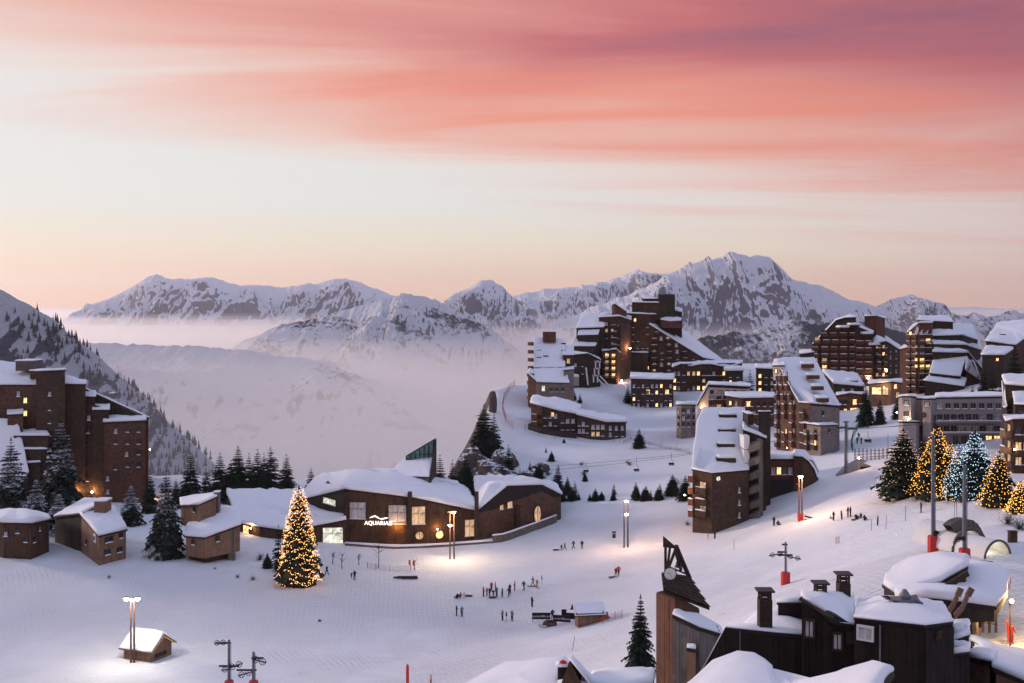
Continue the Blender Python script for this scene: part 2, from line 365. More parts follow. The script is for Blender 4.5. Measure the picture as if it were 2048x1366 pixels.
def ground_z(x, y):
    """height of the snow at world x, y"""
    x = np.atleast_1d(np.asarray(x, float)); y = np.atleast_1d(np.asarray(y, float)); sh = x.shape; x = x.ravel(); y = y.ravel()
    q = np.stack([np.clip(x, -150, 185), np.clip(y, 62, 480)], -1)/100; z = np.empty(len(x))
    for i in range(0, len(x), 40000):
        qq = q[i:i+40000]; z[i:i+40000] = _U(((qq[:, None]-_X[None])**2).sum(-1)) @ _w[:_n] + _w[_n] + qq @ _w[_n+1:]
    # the valley to the left of the cliff and the drop behind the village
    wob = 4*noise2(x*.03, y*.03)+1.5*noise2(x*.11, y*.11)
    s = np.minimum((y-282-.12*np.maximum(0, -60-x)+wob), (-7+np.clip(y-385, 0, 80)*.35-x+wob*.5)*2.2); s = np.maximum(s, 0)
    z = z-.75*s-8*(1-np.exp(-s/10))
    s2 = np.maximum(0, y-520+wob*2); z = z-.55*s2
    a_ = .82*x+.57*y; b_ = -.57*x+.82*y
    z = z+.20*noise2(x*.045, y*.09)+.06*noise2(x*.23, y*.4)+.38*(1-2*np.abs(noise2(a_*.011+5, b_*.085)))*sstep(-60, 40, x)*sstep(260, 200, y)
    return np.maximum(z, -395).reshape(sh)
def gz(x, y): return float(ground_z(x, y)[0])
def G(u, v, y0=60, y1=520):
    """ground point seen at photo column u, row v"""
    Y = np.linspace(y0, y1, 1400); x = (u-1024)/F*Y; zr = CZ-(v-VH)/F*Y; d = zr-ground_z(x, Y)
    i = np.nonzero((d[:-1] > 0) & (d[1:] <= 0))[0]
    k = i[0] if len(i) else int(np.argmin(np.abs(d)))
    return Vector((float(x[k]), float(Y[k]), gz(x[k], Y[k])))
def at(u, Y):
    """ground point in photo column u at distance Y"""
    x = (u-1024)/F*Y; return Vector((x, Y, gz(x, Y)))
def axis(a): return np.concatenate([np.arange(s, e, st) for s, e, st in a])
gx = axis([(-900, -300, 20), (-300, -120, 4), (-120, 130, 1.5), (130, 260, 4), (260, 901, 20)])
gy = axis([(-160, 60, 10), (60, 300, 1.5), (300, 520, 2.5), (520, 1500, 12)])
GX, GY = np.meshgrid(gx, gy)
GZ = ground_z(GX, GY)
def terrain_mat(name, forest=.5, rock=.5, fscale=.004, zlo=-400, zhi=200, seed=0.0, fline=40.0, piste=None):
    m, t, p = newmat(name)
    ge = N(t, 'ShaderNodeNewGeometry'); nz = N(t, 'ShaderNodeSeparateXYZ', ins={0: ge.outputs['Normal']}).outputs[2]
    ps = N(t, 'ShaderNodeSeparateXYZ', ins={0: ge.outputs['Position']}); z = ps.outputs[2]
    off = N(t, 'ShaderNodeVectorMath', operation='ADD', ins={0: ge.outputs['Position'], 1: (seed, seed*1.7, 0)}).outputs[0]
    a = N(t, 'ShaderNodeTexNoise', ins={'Vector': off, 'Scale': fscale, 'Detail': 7, 'Roughness': .62, 'Distortion': .6}).outputs[0]
    b = N(t, 'ShaderNodeTexNoise', ins={'Vector': N(t, 'ShaderNodeVectorMath', operation='MULTIPLY', ins={0: off, 1: (1.0, .45, .6)}).outputs[0], 'Scale': fscale*20, 'Detail': 8, 'Roughness': .70}).outputs[0]
    st = M(t, 'SUBTRACT', 1.0, nz)
    rk = ramp(t, M(t, 'ADD', M(t, 'MULTIPLY', st, 2.6), M(t, 'MULTIPLY', M(t, 'SUBTRACT', b, .5), 1.0)), [(.92-rock*.45, 0.0), (1.06-rock*.45, 1.0)])
    c = MIX(t, rk.outputs[0], (.86, .875, .92), (.20, .20, .24))  # far rock lightened: the haze before it is put into its colour
    if forest:
        alt = ramp(t, M(t, 'DIVIDE', M(t, 'SUBTRACT', z, fline-160.0), 320.0, clamp=True), [(0, .5), (.42, .34), (.62, -.3), (1, -.9)])
        fr = ramp(t, M(t, 'ADD', M(t, 'ADD', a, M(t, 'MULTIPLY', M(t, 'SUBTRACT', b, .5), .55)), M(t, 'SUBTRACT', alt.outputs[0], .5-.4*forest+.35)), [(.46, 0.0), (.53, 1.0)])
        tone = MIX(t, b, (.03, .034, .04), (.16, .16, .18))
        c = MIX(t, fr.outputs[0], c, tone)
    setp(t, p, col=c, rough=.9, spec=.1, nor=bump(t, b, .8, 40.0))
    return m
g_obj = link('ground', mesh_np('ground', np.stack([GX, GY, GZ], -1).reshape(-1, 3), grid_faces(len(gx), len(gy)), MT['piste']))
tag(g_obj, kind='structure')
vx = np.linspace(-24000, 24000, 121); vy = np.linspace(-6000, 34000, 121); VX, VY = np.meshgrid(vx, vy)
VZ = -402+60*fbm(VX/2500, VY/2500, 4)-40
v_obj = link('valley_floor', mesh_np('valley_floor', np.stack([VX, VY, VZ], -1).reshape(-1, 3), grid_faces(121, 121), terrain_mat('valley_snow', .6, .1)))
tag(v_obj, kind='structure')
def mountain(name, prof, Yr, L=None, base=-380, nx=620, ny=150, amp=.16, seed=0.0, crag=2.0, mat=None, back=.8, spur=1.0, skew=0.0, pw=1.15):
    """a ridge whose crest runs through the surveyed skyline points, with spurs and gullies falling to the valley"""
    pr = np.array(prof, float); us = np.linspace(pr[0, 0], pr[-1, 0], nx)
    vv = np.interp(us, pr[:, 0], pr[:, 1])
    xs = (us-1024)/F*Yr; zr = CZ-(vv-VH)/F*Yr
    zr = zr+crag*Yr/6000*11*fbm(xs/(Yr*.02)+seed, xs*0+seed, 6, .65, ridged=True)
    H = np.maximum(zr-base, 5); L = L or 2.2*np.max(H)
    t = np.concatenate([-np.linspace(1, 0, ny//4)[:-1]**1.3*back, np.linspace(0, 1, ny)**1.25])
    X, T = np.meshgrid(xs, t); Hh = np.meshgrid(H, t)[0]
    D = np.abs(T)
    wx = X/L*spur*2.6+seed*3.1+.35*fbm(X/L*2+seed, T*2+seed, 3)
    sp_ = fbm(wx+skew*T, T*.9+seed, 6, .55, ridged=True)*1.5-.25
    det = fbm(X/L*9+seed, T*5+seed, 6, .6, ridged=True)-.3
    fall = (1-np.clip(D, 0, 1))**pw
    Z = base+Hh*fall+Hh*amp*(sp_-.35)*np.clip(D*3.2, 0, 1)*(1-D**2)*1.3+Hh*.09*det*np.clip(D*4, 0, 1)*(1-D)
    # keep the crest the skyline
    Yw = Yr-T*L
    lim = CZ+(np.meshgrid(zr, t)[0]-CZ)*Yw/Yr-Hh*.01*np.clip(D*20, 0, 1)
    Z = np.where(T > 0, np.minimum(Z, np.maximum(lim, Z*0+base)), Z)
    Xw = X+.12*L*skew*T
    o = link(name, mesh_np(name, np.stack([Xw, Yw, Z], -1).reshape(-1, 3), grid_faces(nx, len(t)), mat))
    return tag(o, kind='structure')
m_far = terrain_mat('mountain_far', .30, -.06, .0016, fline=-80, seed=50)
m_peak = terrain_mat('mountain_peak', .22, -.09, .0022, fline=-20, seed=300)
m_wood = terrain_mat('mountain_wooded', .72, .0, .0035, fline=150, seed=900)
m_pale = terrain_mat('hill_pale', .55, .1, .0035, fline=40, seed=1200)
m_near = terrain_mat('hill_near', .34, -.1, .012, fline=60, seed=2500)
m_hill = terrain_mat('hill_wooded', 1.1, .1, .004, fline=120, seed=1500)
mountain('mountain', [(1700,640),(1850,622),(1890,616),(1950,615),(2000,618),(2048,624),(2200,618),(2500,630)], 15000, mat=m_far, crag=.5, seed=1)
mountain('mountain', [(60,690),(120,655),(145,632),(170,617),(220,600),(260,580),(285,563),(300,555),(312,551),(330,558),(380,562),(425,557),(440,562),(480,575),(520,572),(560,578),(590,575),(615,568),(630,572),(660,563),(690,560),(720,568),(780,590),(850,604),(900,625),(960,660)], 9000, mat=m_far, seed=2, amp=.32, crag=1.3)
mountain('mountain', [(960,640),(1000,604),(1040,591),(1090,581),(1130,578),(1180,572),(1220,562),(1240,559),(1262,547),(1275,542),(1290,547),(1310,549),(1330,552),(1345,545),(1400,560),(1500,600)], 8600, mat=m_far, seed=3.3, amp=.32, crag=1.6)
mountain('mountain', [(760,680),(820,640),(870,611),(920,587),(958,567),(983,563),(1000,575),(1030,600),(1060,636),(1100,668),(1160,700)], 6600, mat=m_peak, seed=4.7, amp=.36)
mountain('mountain', [(980,700),(1100,655),(1180,620),(1260,590),(1310,568),(1350,545),(1380,531),(1408,524),(1416,516),(1424,524),(1445,521),(1460,507),(1480,514),(1500,516),(1520,512),(1540,520),(1555,532),(1570,548),(1590,565),(1620,569),(1645,577),(1670,588),(1700,602),(1745,615),(1800,640),(1900,680)], 6000, mat=m_peak, seed=5.2, amp=.36, crag=1.8, nx=760, ny=200)
mountain('mountain', [(1690,650),(1740,619),(1770,608),(1800,597),(1820,594),(1840,597),(1860,603),(1890,628),(1920,645),(2000,690)], 5400, mat=m_peak, seed=6.8, amp=.34)
mountain('mountain', [(1840,680),(1880,641),(1920,632),(1950,630),(1975,638),(2000,630),(2030,625),(2060,634),(2120,618),(2300,600),(2500,640)], 4300, mat=m_wood, seed=7.4, amp=.2)
mountain('hill', [(430,720),(480,690),(560,655),(640,640),(700,622),(760,605),(800,592),(815,590),(840,597),(870,603),(900,618),(940,640),(990,668),(1030,700),(1100,760)], 4200, mat=m_wood, seed=8.9, amp=.2, L=1500)
mountain('hill', [(1250,760),(1340,705),(1380,688),(1420,675),(1460,668),(1500,668),(1540,659),(1580,645),(1600,643),(1640,655),(1690,640),(1760,655),(1900,700)], 2600, mat=m_hill, seed=9.5, amp=.15, L=900)
mountain('hill', [(-900,760),(-300,690),(180,690),(300,694),(400,697),(500,705),(600,722),(700,748),(800,782),(900,830),(1000,900)], 2600, mat=m_pale, seed=11.2, amp=.25, L=1500, pw=1.0)
mountain('hill', [(-1500,380),(-700,440),(-200,545),(0,580),(60,612),(110,642),(140,672),(200,716),(240,756),(300,803),(340,850),(380,885),(430,930),(520,1030)], 1000, base=-380, mat=m_near, seed=13.0, amp=.16, L=520, crag=.8)
# ------------------------------------------------------------------ haze and the fog lying in the valley
def vol_mat(name, c, d, an=.55):
    m = bpy.data.materials.new(name); m.use_nodes = True; t = m.node_tree; t.nodes.clear()
    out = N(t, 'ShaderNodeOutputMaterial'); v = N(t, 'ShaderNodeVolumePrincipled')
    v.inputs['Color'].default_value = tuple(c)+(1,); v.inputs['Density'].default_value = d; v.inputs['Anisotropy'].default_value = an
    t.links.new(v.outputs[0], out.inputs['Volume']); return m
hz = MB().box((0, 13000, 150), (50000, 44000, 1320)).build('haze', vol_mat('haze', (.93, .90, .93), 2.4e-5))
tag(hz, 'thin pale evening haze filling the air over the valley', 'haze', kind='stuff')
def fog_bank(top, d, seed, y0=330, near=None):
    nx, ny = 90, 60
    x = np.linspace(-15000, 15000, nx); y = np.concatenate([np.linspace(y0, 3000, 34), np.linspace(3200, 16000, ny-34)])
    if near: x = np.linspace(near[0], near[1], nx); y = np.linspace(y0, near[2], ny)
    X, Y = np.meshgrid(x, y); Z = top+26*fbm(X/1300+seed, Y/1300+seed, 4)*np.clip((Y-y0)/900, 0, 1)-30*np.clip(1-(Y-y0)/500, 0, 1)
    V = np.concatenate([np.stack([X, Y, Z], -1).reshape(-1, 3), np.stack([X, Y, Z*0-470], -1).reshape(-1, 3)])
    f = grid_faces(nx, ny); n = nx*ny; i = np.arange(n).reshape(ny, nx)
    ring = np.concatenate([i[0, :-1], i[:-1, -1], i[-1, :0:-1], i[:0:-1, 0]]); nxt = np.roll(ring, -1)
    side = np.stack([ring, ring+n, nxt+n, nxt], -1)
    o = link('valley_fog', mesh_np('valley_fog', V, np.concatenate([f, f[:, ::-1]+n, side]), vol_mat('valley_fog', (.992, .992, .986), d)))
    return tag(o, 'pale pink fog lying in the valley below the cliff', 'fog', kind='stuff')
fog_bank(14, 5e-4, 3.0, 470, (-900, 160, 1250))
fog_bank(-40, 1.6e-4, 9.0, 1000)
fog_bank(-72, 4.5e-4, 1.0)
fog_bank(-120, 1.1e-3, 5.0)
# ------------------------------------------------------------------ building kit
rnd = random.Random(11)
def off_poly(poly, d):
    n = len(poly); out = []
    for i in range(n):
        a, b, c = Vector(poly[i-1]), Vector(poly[i]), Vector(poly[(i+1) % n])
        e1 = (b-a).normalized(); e2 = (c-b).normalized()
        n1 = Vector((e1.y, -e1.x)); n2 = Vector((e2.y, -e2.x)); m = n1+n2
        k = m.length_squared
        m = m*(2/k) if k > .25 else n1*2
        out.append(b+m*min(d, d)*.5*1.0 if k > .25 else b+n1*d)
    return out
def subdiv(poly, zs, step):
    P, Z = [], []
    for i in range(len(poly)):
        a, b = Vector(poly[i]), Vector(poly[(i+1) % len(poly)]); za, zb = zs[i], zs[(i+1) % len(poly)]
        n = max(1, int((b-a).length/step))
        for k in range(n): t = k/n; P.append(a.lerp(b, t)); Z.append(za+(zb-za)*t)
    return P, Z
def ccw(poly, *lists):
    A = sum(poly[i][0]*poly[(i+1) % len(poly)][1]-poly[(i+1) % len(poly)][0]*poly[i][1] for i in range(len(poly)))
    if A < 0: return [list(reversed(poly))]+[list(reversed(l)) for l in lists]
    return [list(poly)]+[list(l) for l in lists]
def zfield(poly, zs):
    """height over a roof plane (least squares) plus the corner departures"""
    A = np.array([[p[0], p[1], 1] for p in poly]); c, *_ = np.linalg.lstsq(A, np.array(zs), rcond=None)
    P = A[:, :2]; r = np.array(zs)-A @ c
    def f(x, y):
        d = ((P-np.array([x, y]))**2).sum(1)+1e-6; w = 1/d**1.5
        return float(c[0]*x+c[1]*y+c[2]+(w @ r)/w.sum())
    return f
def snow_cap(poly, zs, h, dome=0.0, step=1.5, jag=.1, lift=0.0):
    """a rounded snow blanket on a roof outline"""
    zf = zfield(poly, zs)
    R0, Z0 = subdiv([Vector(p) for p in poly], zs, step); n = len(R0)
    cx = sum(p.x for p in R0)/n; cy_ = sum(p.y for p in R0)/n
    rad = min(((Vector((cx, cy_))-p).length for p in R0))
    rings = []; jit = [rnd.uniform(-jag, jag)*2.2 for _ in range(n)]; lipj = [rnd.uniform(-.22, .22) for _ in range(n)]; sd = rnd.uniform(0, 50)
    ins = [(0.0, 0.0), (-.10, .35), (-.04, .72), (.22, .93), (.75, 1.0)]
    ins = [(min(i, rad*.35), t) for i, t in ins]
    for d, t in ins:
        r = off_poly(R0, -d) if abs(d) > 1e-6 else R0
        rings.append([(p.x+(lipj[k]*h if 0 < t < .95 else 0), p.y+(lipj[k-1]*h if 0 < t < .95 else 0), Z0[k]+lift+h*t*(1+jit[k])) for k, p in enumerate(r)])
    last = rings[-1]
    for s_ in (.72, .45, .2):
        r = []
        for k, p in enumerate(last):
            x, y = cx+(p[0]-cx)*s_, cy_+(p[1]-cy_)*s_
            r.append((x, y, (p[2]-h)*0+zf(x, y)+lift+h*(1+.6*jit[k]*s_)+dome*(1-s_**2)+.30*h*float(noise2(np.array([x*.35+sd]), np.array([y*.35+sd]))[0])))
        rings.append(r)
    vs = [p for r in rings for p in r]; fs = []
    for j in range(len(rings)-1):
        for k in range(n): fs.append((j*n+k, j*n+(k+1) % n, (j+1)*n+(k+1) % n, (j+1)*n+k))
    vs.append((cx, cy_, zf(cx, cy_)+lift+h+dome)); m = len(vs)-1
    for k in range(n): fs.append(((len(rings)-1)*n+k, (len(rings)-1)*n+(k+1) % n, m))
    fs.append(tuple(range(n))[::-1])
    return vs, fs
class Bld:
    """one building: an Empty on the ground that carries its walls, roofs, windows and balconies"""
    def __init__(s, name, label, u, Y, cat='building', group=None, z=None):
        p = at(u, Y); s.o = Vector((p.x, p.y, p.z if z is None else z))
        s.e = thing(name, label, cat, s.o, 0, group)
    def L(s, u, Y, v=None):
        return Vector(((u-1024)/F*Y-s.o.x, Y-s.o.y, 0 if v is None else CZ-(v-VH)/F*Y-s.o.z))
    def vol(s, pts, wall='wood_brown', snow=.7, over=.45, bot=None, roof=True, dome=0.0, name='wall', thick=.28, jag=.12, roofmat='roof_edge'):
        """pts: (column, distance, row of the wall top) per corner; bot: None = down into the ground, else row of the underside"""
        P = [s.L(*p) for p in pts]; poly = [(p.x, p.y) for p in P]; tops = [p.z for p in P]
        if bot is None: z0 = [min(gz(p.x+s.o.x, p.y+s.o.y) for p in P)-s.o.z-1.0]*len(P)
        else: z0 = [s.L(pts[0][0], pts[0][1], bot).z]*len(P)
        poly, tops, z0 = ccw(poly, tops, z0)
        w = MB().prism(poly, z0, tops).build(name, MT[wall], s.e)
        if roof:
            big = [tuple(p) for p in off_poly(poly, over)]; zf = zfield(poly, tops)
            rz_ = [t+.02 for t in tops]
            r = MB().prism(big, rz_, [z+thick for z in rz_]).build('roof', MT[roofmat], s.e)
            if snow:
                vs, fs = snow_cap([tuple(p) for p in off_poly(poly, over-.06)], [z+thick+.005 for z in rz_], snow*.78, dome, jag=jag*1.5)
                MB().add(vs, fs).build('snow', MT['snow'], r, smooth=True)
        return w
    def face(s, a, b, fx, v):
        """local point and yaw on the wall between a=(u,Y) and b=(u,Y), fraction fx, photo row v"""
        A, B_ = s.L(*a), s.L(*b); p = A.lerp(B_, fx); p.z = CZ-(v-VH)/F*(p.y+s.o.y)-s.o.z
        d = B_-A; n = Vector((d.y, -d.x, 0)).normalized()
        return p, math.atan2(n.x, -n.y)
    def win(s, a, b, fx, v, w=.9, h=1.2, kind='dark', sill=True, round_=False, frame='wood_dark'):
        p, rz = s.face(a, b, fx, v); window(s.e, p, rz, w, h, kind, sill, round_, frame)
    def wins(s, a, b, fxs, vs, w=.9, h=1.2, mix=(('dark', 6), ('pale', 3), ('lit', 1)), sill=True, frame='wood_dark', skip=0.0):
        bag = [k for k, n in mix for _ in range(n)]
        for v in vs:
            for fx in fxs:
                if rnd.random() < skip: continue
                s.win(a, b, fx, v, w, h, rnd.choice(bag), sill, False, frame)
    def balc(s, a, b, fxs, vs, w=2.2, d=1.1, h=1.0, mat='wood_brown', snow=True, skip=0.0, win=True, mix=(('dark', 7), ('pale', 3), ('dim', 1), ('lit', 1))):
        bag = [k for k, n in mix for _ in range(n)]
        for v in vs:
            for fx in fxs:
                if rnd.random() < skip: continue
                p, rz = s.face(a, b, fx, v)
                key = ('balc', round(w, 1), round(d, 1), mat, rnd.randint(0, 1) if snow else 2)
                if key not in CACHE:
                    m = MB(); m.box((0, -d/2, -.08), (w, d, .16))
                    nb = max(3, int(w/.45))
                    for i in range(nb): m.box((-w/2+(i+.5)*w/nb, -d+.05, h*.52), (w/nb*.86, .06, h*.9))
                    for sx_ in (-1, 1): m.box((sx_*(w/2-.04), -d/2, h*.5), (.07, d*.98, h*.96))
                    m.bar((-w/2, -d+.04, h+.04), (w/2, -d+.04, h+.04), .14, .08)
                    if key[4] == 0: m.tube([(-w/2+.1, -d+.04, h+.16), (0, -d+.02, h+.20), (w/2-.1, -d+.04, h+.15)], [.10, .15, .09], 6, 1)
                    elif key[4] == 1: m.tube([(-w/2+.1, -d+.05, h+.13), (w/2-.4, -d+.04, h+.14)], [.07, .10], 6, 1)
                    CACHE[key] = m.mesh('balcony', [MT[mat], MT['snow']])
                link('balcony', CACHE[key], s.e, p, rz)
                if win: window(s.e, p+Vector((0, 0, 1.15)), rz, min(1.5, w*.6), 1.7, rnd.choice(bag), False)
    def box(s, u0, u1, Y0, Y1, vt, vb, mat, name, cap=0.0, mats=None):
        """upright block between columns u0..u1 and distances Y0..Y1, rows vt (top) to vb (bottom, taken at Y0)"""
        a, b = s.L(u0, Y0, vt), s.L(u1, Y0, vb)
        m = MB(); m.box(((a.x+b.x)/2, (Y0+Y1)/2-s.o.y, (a.z+b.z)/2), (b.x-a.x, Y1-Y0, a.z-b.z))
        o = m.build(name, MT[mat], s.e)
        if cap:
            w_, d_ = (b.x-a.x)/2+.08, (Y1-Y0)/2+.08; cx, cyy = (a.x+b.x)/2, (Y0+Y1)/2-s.o.y
            vs, fs = snow_cap([(cx-w_, cyy-d_), (cx+w_, cyy-d_), (cx+w_, cyy+d_), (cx-w_, cyy+d_)], [a.z+.003]*4, cap)
            MB().add(vs, fs).build('snow', MT['snow'], o, smooth=True)
        return o
CACHE = {}
def window(parent, p, rz, w, h, kind='dark', sill=True, round_=False, frame='wood_dark'):
    k = ('win', round(w, 2), round(h, 2), sill, round_, frame)
    if k not in CACHE:
        m = MB(); q = MB()
        if round_:
            n = 16; ring = [(math.cos(2*math.pi*i/n), math.sin(2*math.pi*i/n)) for i in range(n)]
            r1, r2 = .5, .62
            for i in range(n):
                (c0, s0), (c1, s1) = ring[i], ring[(i+1) % n]
                m.add([(c0*w*r1, -.12, s0*h*r1), (c1*w*r1, -.12, s1*h*r1), (c1*w*r2, -.12, s1*h*r2), (c0*w*r2, -.12, s0*h*r2),
                       (c0*w*r1, .02, s0*h*r1), (c1*w*r1, .02, s1*h*r1), (c1*w*r2, .02, s1*h*r2), (c0*w*r2, .02, s0*h*r2)],
                      [(3, 2, 1, 0), (0, 1, 5, 4), (2, 3, 7, 6)])
            m.box((0, -.07, 0), (.07, .06, h))
            q.add([(c*w*.52, -.04, s_*h*.52) for c, s_ in ring], [tuple(range(n))[::-1]])
        else:
            t = .11
            m.box((-w/2-t/2, -.05, 0), (t, .16, h+2*t)); m.box((w/2+t/2, -.05, 0), (t, .16, h+2*t))
            m.box((0, -.05, h/2+t/2), (w, .16, t)); m.box((0, -.05, -h/2-t/2), (w, .16, t))
            m.box((0, -.045, 0), (.06, .05, h))
            if h > 2.0: m.box((0, -.045, h*.12), (w, .05, .06))
            if sill: m.tube([(-w/2-.1, -.14, -h/2+.02), (0, -.17, -h/2+.06), (w/2+.1, -.14, -h/2+.02)], [.08, .12, .08], 5, 1)
            q.box((0, -.025, 0), (w, .03, h))
        CACHE[k] = (m.mesh('window', [MT[frame], MT['snow']]), q)
    f = link('window', CACHE[k][0], parent, p, rz)
    k2 = k+(kind,)
    if k2 not in CACHE: CACHE[k2] = CACHE[k][1].mesh('pane', MT['pane_'+kind])
    link('pane', CACHE[k2], f)
    return f
def span(a, b, n): return [a+(b-a)*i/(n-1) for i in range(n)] if n > 1 else [(a+b)/2]
def point_lamp(name, parent, p, e, c, r=.15):
    l = bpy.data.lights.new(name, 'POINT'); l.energy = e; l.color = c; l.shadow_soft_size = r
    return link(name, l, parent, p)
def wall_lamp(parent, p, e, c=(1, .55, .2), mat='lamp', spot=None, r=.12):
    m = MB(); m.box((0, 0, .0), (.12, .12, .3)); o = m.build('lamp_bracket', MT['metal_dark'], parent, p)
    MB().ell((0, -.12, .1), (r, r, r), 8, 6).build('lamp_bulb', MT[mat], o)
    point_lamp('lamp_light', o, (0, -.45, .35), e, c, .12)
    return o
# ------------------------------------------------------------------ apartment block at the left edge
B = Bld('apartment_block', 'tall brown wooden apartment block with stepped snowy roofs at the left edge', 100, 262)
B.vol([(-80,262,772),(76,262,772),(58,276,732),(-80,276,722)], 'shingle_red', .8)
B.vol([(72,259,745),(130,258,742),(130,273,742),(72,273,744)], 'shingle', .5)
B.vol([(126,261,770),(171,261,771),(171,273,766),(126,273,752)], 'shingle', .5)
B.vol([(166,267,778),(297,267,838),(297,286,838),(166,286,778)], 'wood_dark', .5)
B.vol([(160,263,795),(190,263,796),(190,268,786),(160,268,786)], 'shingle', .5)
B.vol([(186,261,822),(218,260.5,822),(218,268,812),(186,268,812)], 'shingle', .6)
B.vol([(208,259,847),(291,257,843),(291,268,836),(208,268,836)], 'shingle_red', .7)
B.vol([(126,262,800),(212,262,815),(212,267,812),(126,267,798)], 'shingle', 0, roof=False)
B.vol([(28,256,874),(97,256,874),(92,261,864),(28,261,864)], 'shingle', .6, .3)
B.vol([(38,254.5,901),(94,254.5,901),(90,258,897),(38,258,897)], 'shingle', .45, .3)
B.vol([(52,253,929),(80,253,927),(78,256,924),(52,256,924)], 'shingle', .45, .3)
B.vol([(-40,249,985),(34,249,978),(56,251,948),(34,259,846),(-40,259,842)], 'shingle', .7, .3)
B.vol([(15,258,832),(46,258,830),(46,263,822),(15,263,824)], 'shingle_red', .6, .3)
B.box(31, 65, 266, 272, 722, 742, 'rock', 'chimney', .3)
B.box(60, 79, 263, 270, 742, 758, 'shingle_red', 'roof_cabin', .3)
B.box(218, 226, 274, 276, 787, 796, 'metal', 'chimney', .2)
for u, v, k in [(51,801,'lit'),(51,827,'lit'),(37,788,'pale')]: B.win((0,262),(76,262), u/76, v, .8, 1.3, k)
for v in (788,817,843,868,894,919): B.win((72,259),(130,258), .48, v, .7, 1.0, 'pale' if v == 788 else 'dark')
for u, v, k in [(148,836,'pale'),(178,836,'pale'),(190,838,'pale'),(143,885,'pale'),(168,886,'pale'),(191,886,'pale'),(168,932,'lit'),(199,933,'lit'),(155,862,'dark'),(176,862,'dark'),(140,910,'dark'),(175,958,'dark')]: B.win((126,261.8),(212,261.8), (u-126)/86, v, .75, 1.15, k)
for u, v, k in [(232,862,'pale'),(256,860,'dark'),(278,860,'dark'),(256,884,'dark'),(278,884,'dark'),(254,908,'pale'),(278,905,'dark'),(216,957,'pale'),(216,983,'pale'),(256,930,'dark'),(278,930,'dark'),(232,884,'dark'),(232,935,'dark')]: B.win((208,259),(291,257), (u-208)/83, v, .75, 1.1, k)
for u in (156, 188, 240):
    p, rz = B.face((126,261.8),(212,261.8), (u-126)/86, 983); p.y -= 1.2; wall_lamp(B.e, p, 420, (1, .45, .12), r=.22)
for v_ in (900, 985): p = B.L(300, 261, v_); wall_lamp(B.e, p, 450, (1, .45, .2))

# ------------------------------------------------------------------ chalets on the left terrace
B = Bld('round_chalet', 'low many-sided wooden chalet under a domed snow cap at the left edge', 40, 206, 'chalet')
B.vol([(-34,206,1044),(8,201,1048),(62,200,1049),(98,206,1042),(92,214,1038),(40,218,1036),(-34,214,1040)], 'wood_brown', 1.2, .5, dome=1.1)
for u, v, k in [(12,1068,'pale'),(36,1062,'dark'),(52,1080,'dark')]: B.win((8,201),(62,200), (u-8)/54, v, .7, .9, k)
B.win((62,200),(98,206), .45, 1058, .5, .8, 'pale'); B.win((62,200),(98,206), .15, 1080, .8, 1.0, 'dark')

B = Bld('corner_chalet', 'leaning wooden chalet with a shed roof and a square cream sign on its flank', 190, 206, 'chalet')
B.vol([(198,196,1074),(252,201,1062),(226,213,1020),(163,206,1032)], 'wood_warm', .8, .5, dome=.3)
B.vol([(168,205.5,1028),(220,213.5,1004),(168,226,1004),(110,214,1036)], 'wood_dark', .6, .5)
B.box(188, 211, 206, 209, 1003, 1035, 'wood_warm', 'chimney', .25)
for fx, v, w in ((.35,1080,1.5),(.3,1105,1.1),(.75,1100,1.0),(.8,1072,.7)): B.win((198,196),(252,201), fx, v, w, .9, 'dark')
p, rz = B.face((163,206),(198,196), .78, 1076); pn = MB().box((0, -.06, 0), (1.3, .1, 1.6)).build('sign_board', MT['white'], B.e, p, rz)
MB().tube([(0, -.16, 0), (0, -.11, 0)], .42, 16).build('sign_disc', MT['wood_dark'], pn)
B.win((163,206),(198,196), .3, 1085, .6, .9, 'dark')

B = Bld('stilt_chalet', 'pinkish timber chalet on a stilt base with a roof turret and chimney', 420, 204, 'chalet')
B.vol([(372,200,1075),(410,198,1078),(480,204,1052),(468,214,1020),(385,214,1028)], 'wood_warm', .9, .5, bot=1112, dome=.5)
B.vol([(378,201,1105),(412,199.5,1107),(470,205,1098),(460,213,1098),(385,213,1098)], 'wood_dark', 0, roof=False, name='plinth')
B.vol([(362,208,1014),(398,204,1012),(432,207,996),(430,214,990),(362,216,1000)], 'wood_warm', .5, .4, bot=1050)
B.box(427, 437, 208, 209.5, 985, 1030, 'wood_grey', 'chimney', .2)
B.box(456, 468, 202.5, 203.6, 1060, 1130, 'wood_grey', 'stilt_post')
B.win((410,198),(480,204), .35, 1078, .6, 1.0, 'dark'); B.win((372,200),(410,198), .4, 1085, .6, .9, 'dark'); B.win((362,208),(398,204), .75, 1020, .5, .9, 'dark')

# ------------------------------------------------------------------ the swimming hall with the lit name sign
B = Bld('swimming_hall', 'long low timber hall with sweeping snow roofs and a lit name sign', 800, 226, 'building')
B.vol([(478,228,1048),(520,224,1056),(580,222,1064),(690,222.6,1042),(690,240,1002),(600,246,986),(455,246,986)], 'wood_brown', .9, .6)
B.vol([(586,241,1006),(687,224,980),(708,247,948),(640,254,956)], 'wood_dark', .9, .5)
B.vol([(687,224,980),(830,223,998),(955,226,1025),(935,247,985),(805,250,952),(708,247,948)], 'wood_brown', 1.0, .5)
B.vol([(955,226,1025),(1013,232,974),(1083,240,972),(1122,246,992),(1112,263,972),(1030,264,958),(950,252,958)], 'shingle_red', .9, .5)
B.vol([(700,247,948),(805,250,952),(940,250,985),(900,262,965),(800,266,946),(640,262,958)], 'wood_dark', 1.0, .2, bot=1060)
B.vol([(776,248,954),(858,243.5,957),(868,257,915),(812,259,917)], 'wood_grey', .4, .1, bot=1000)
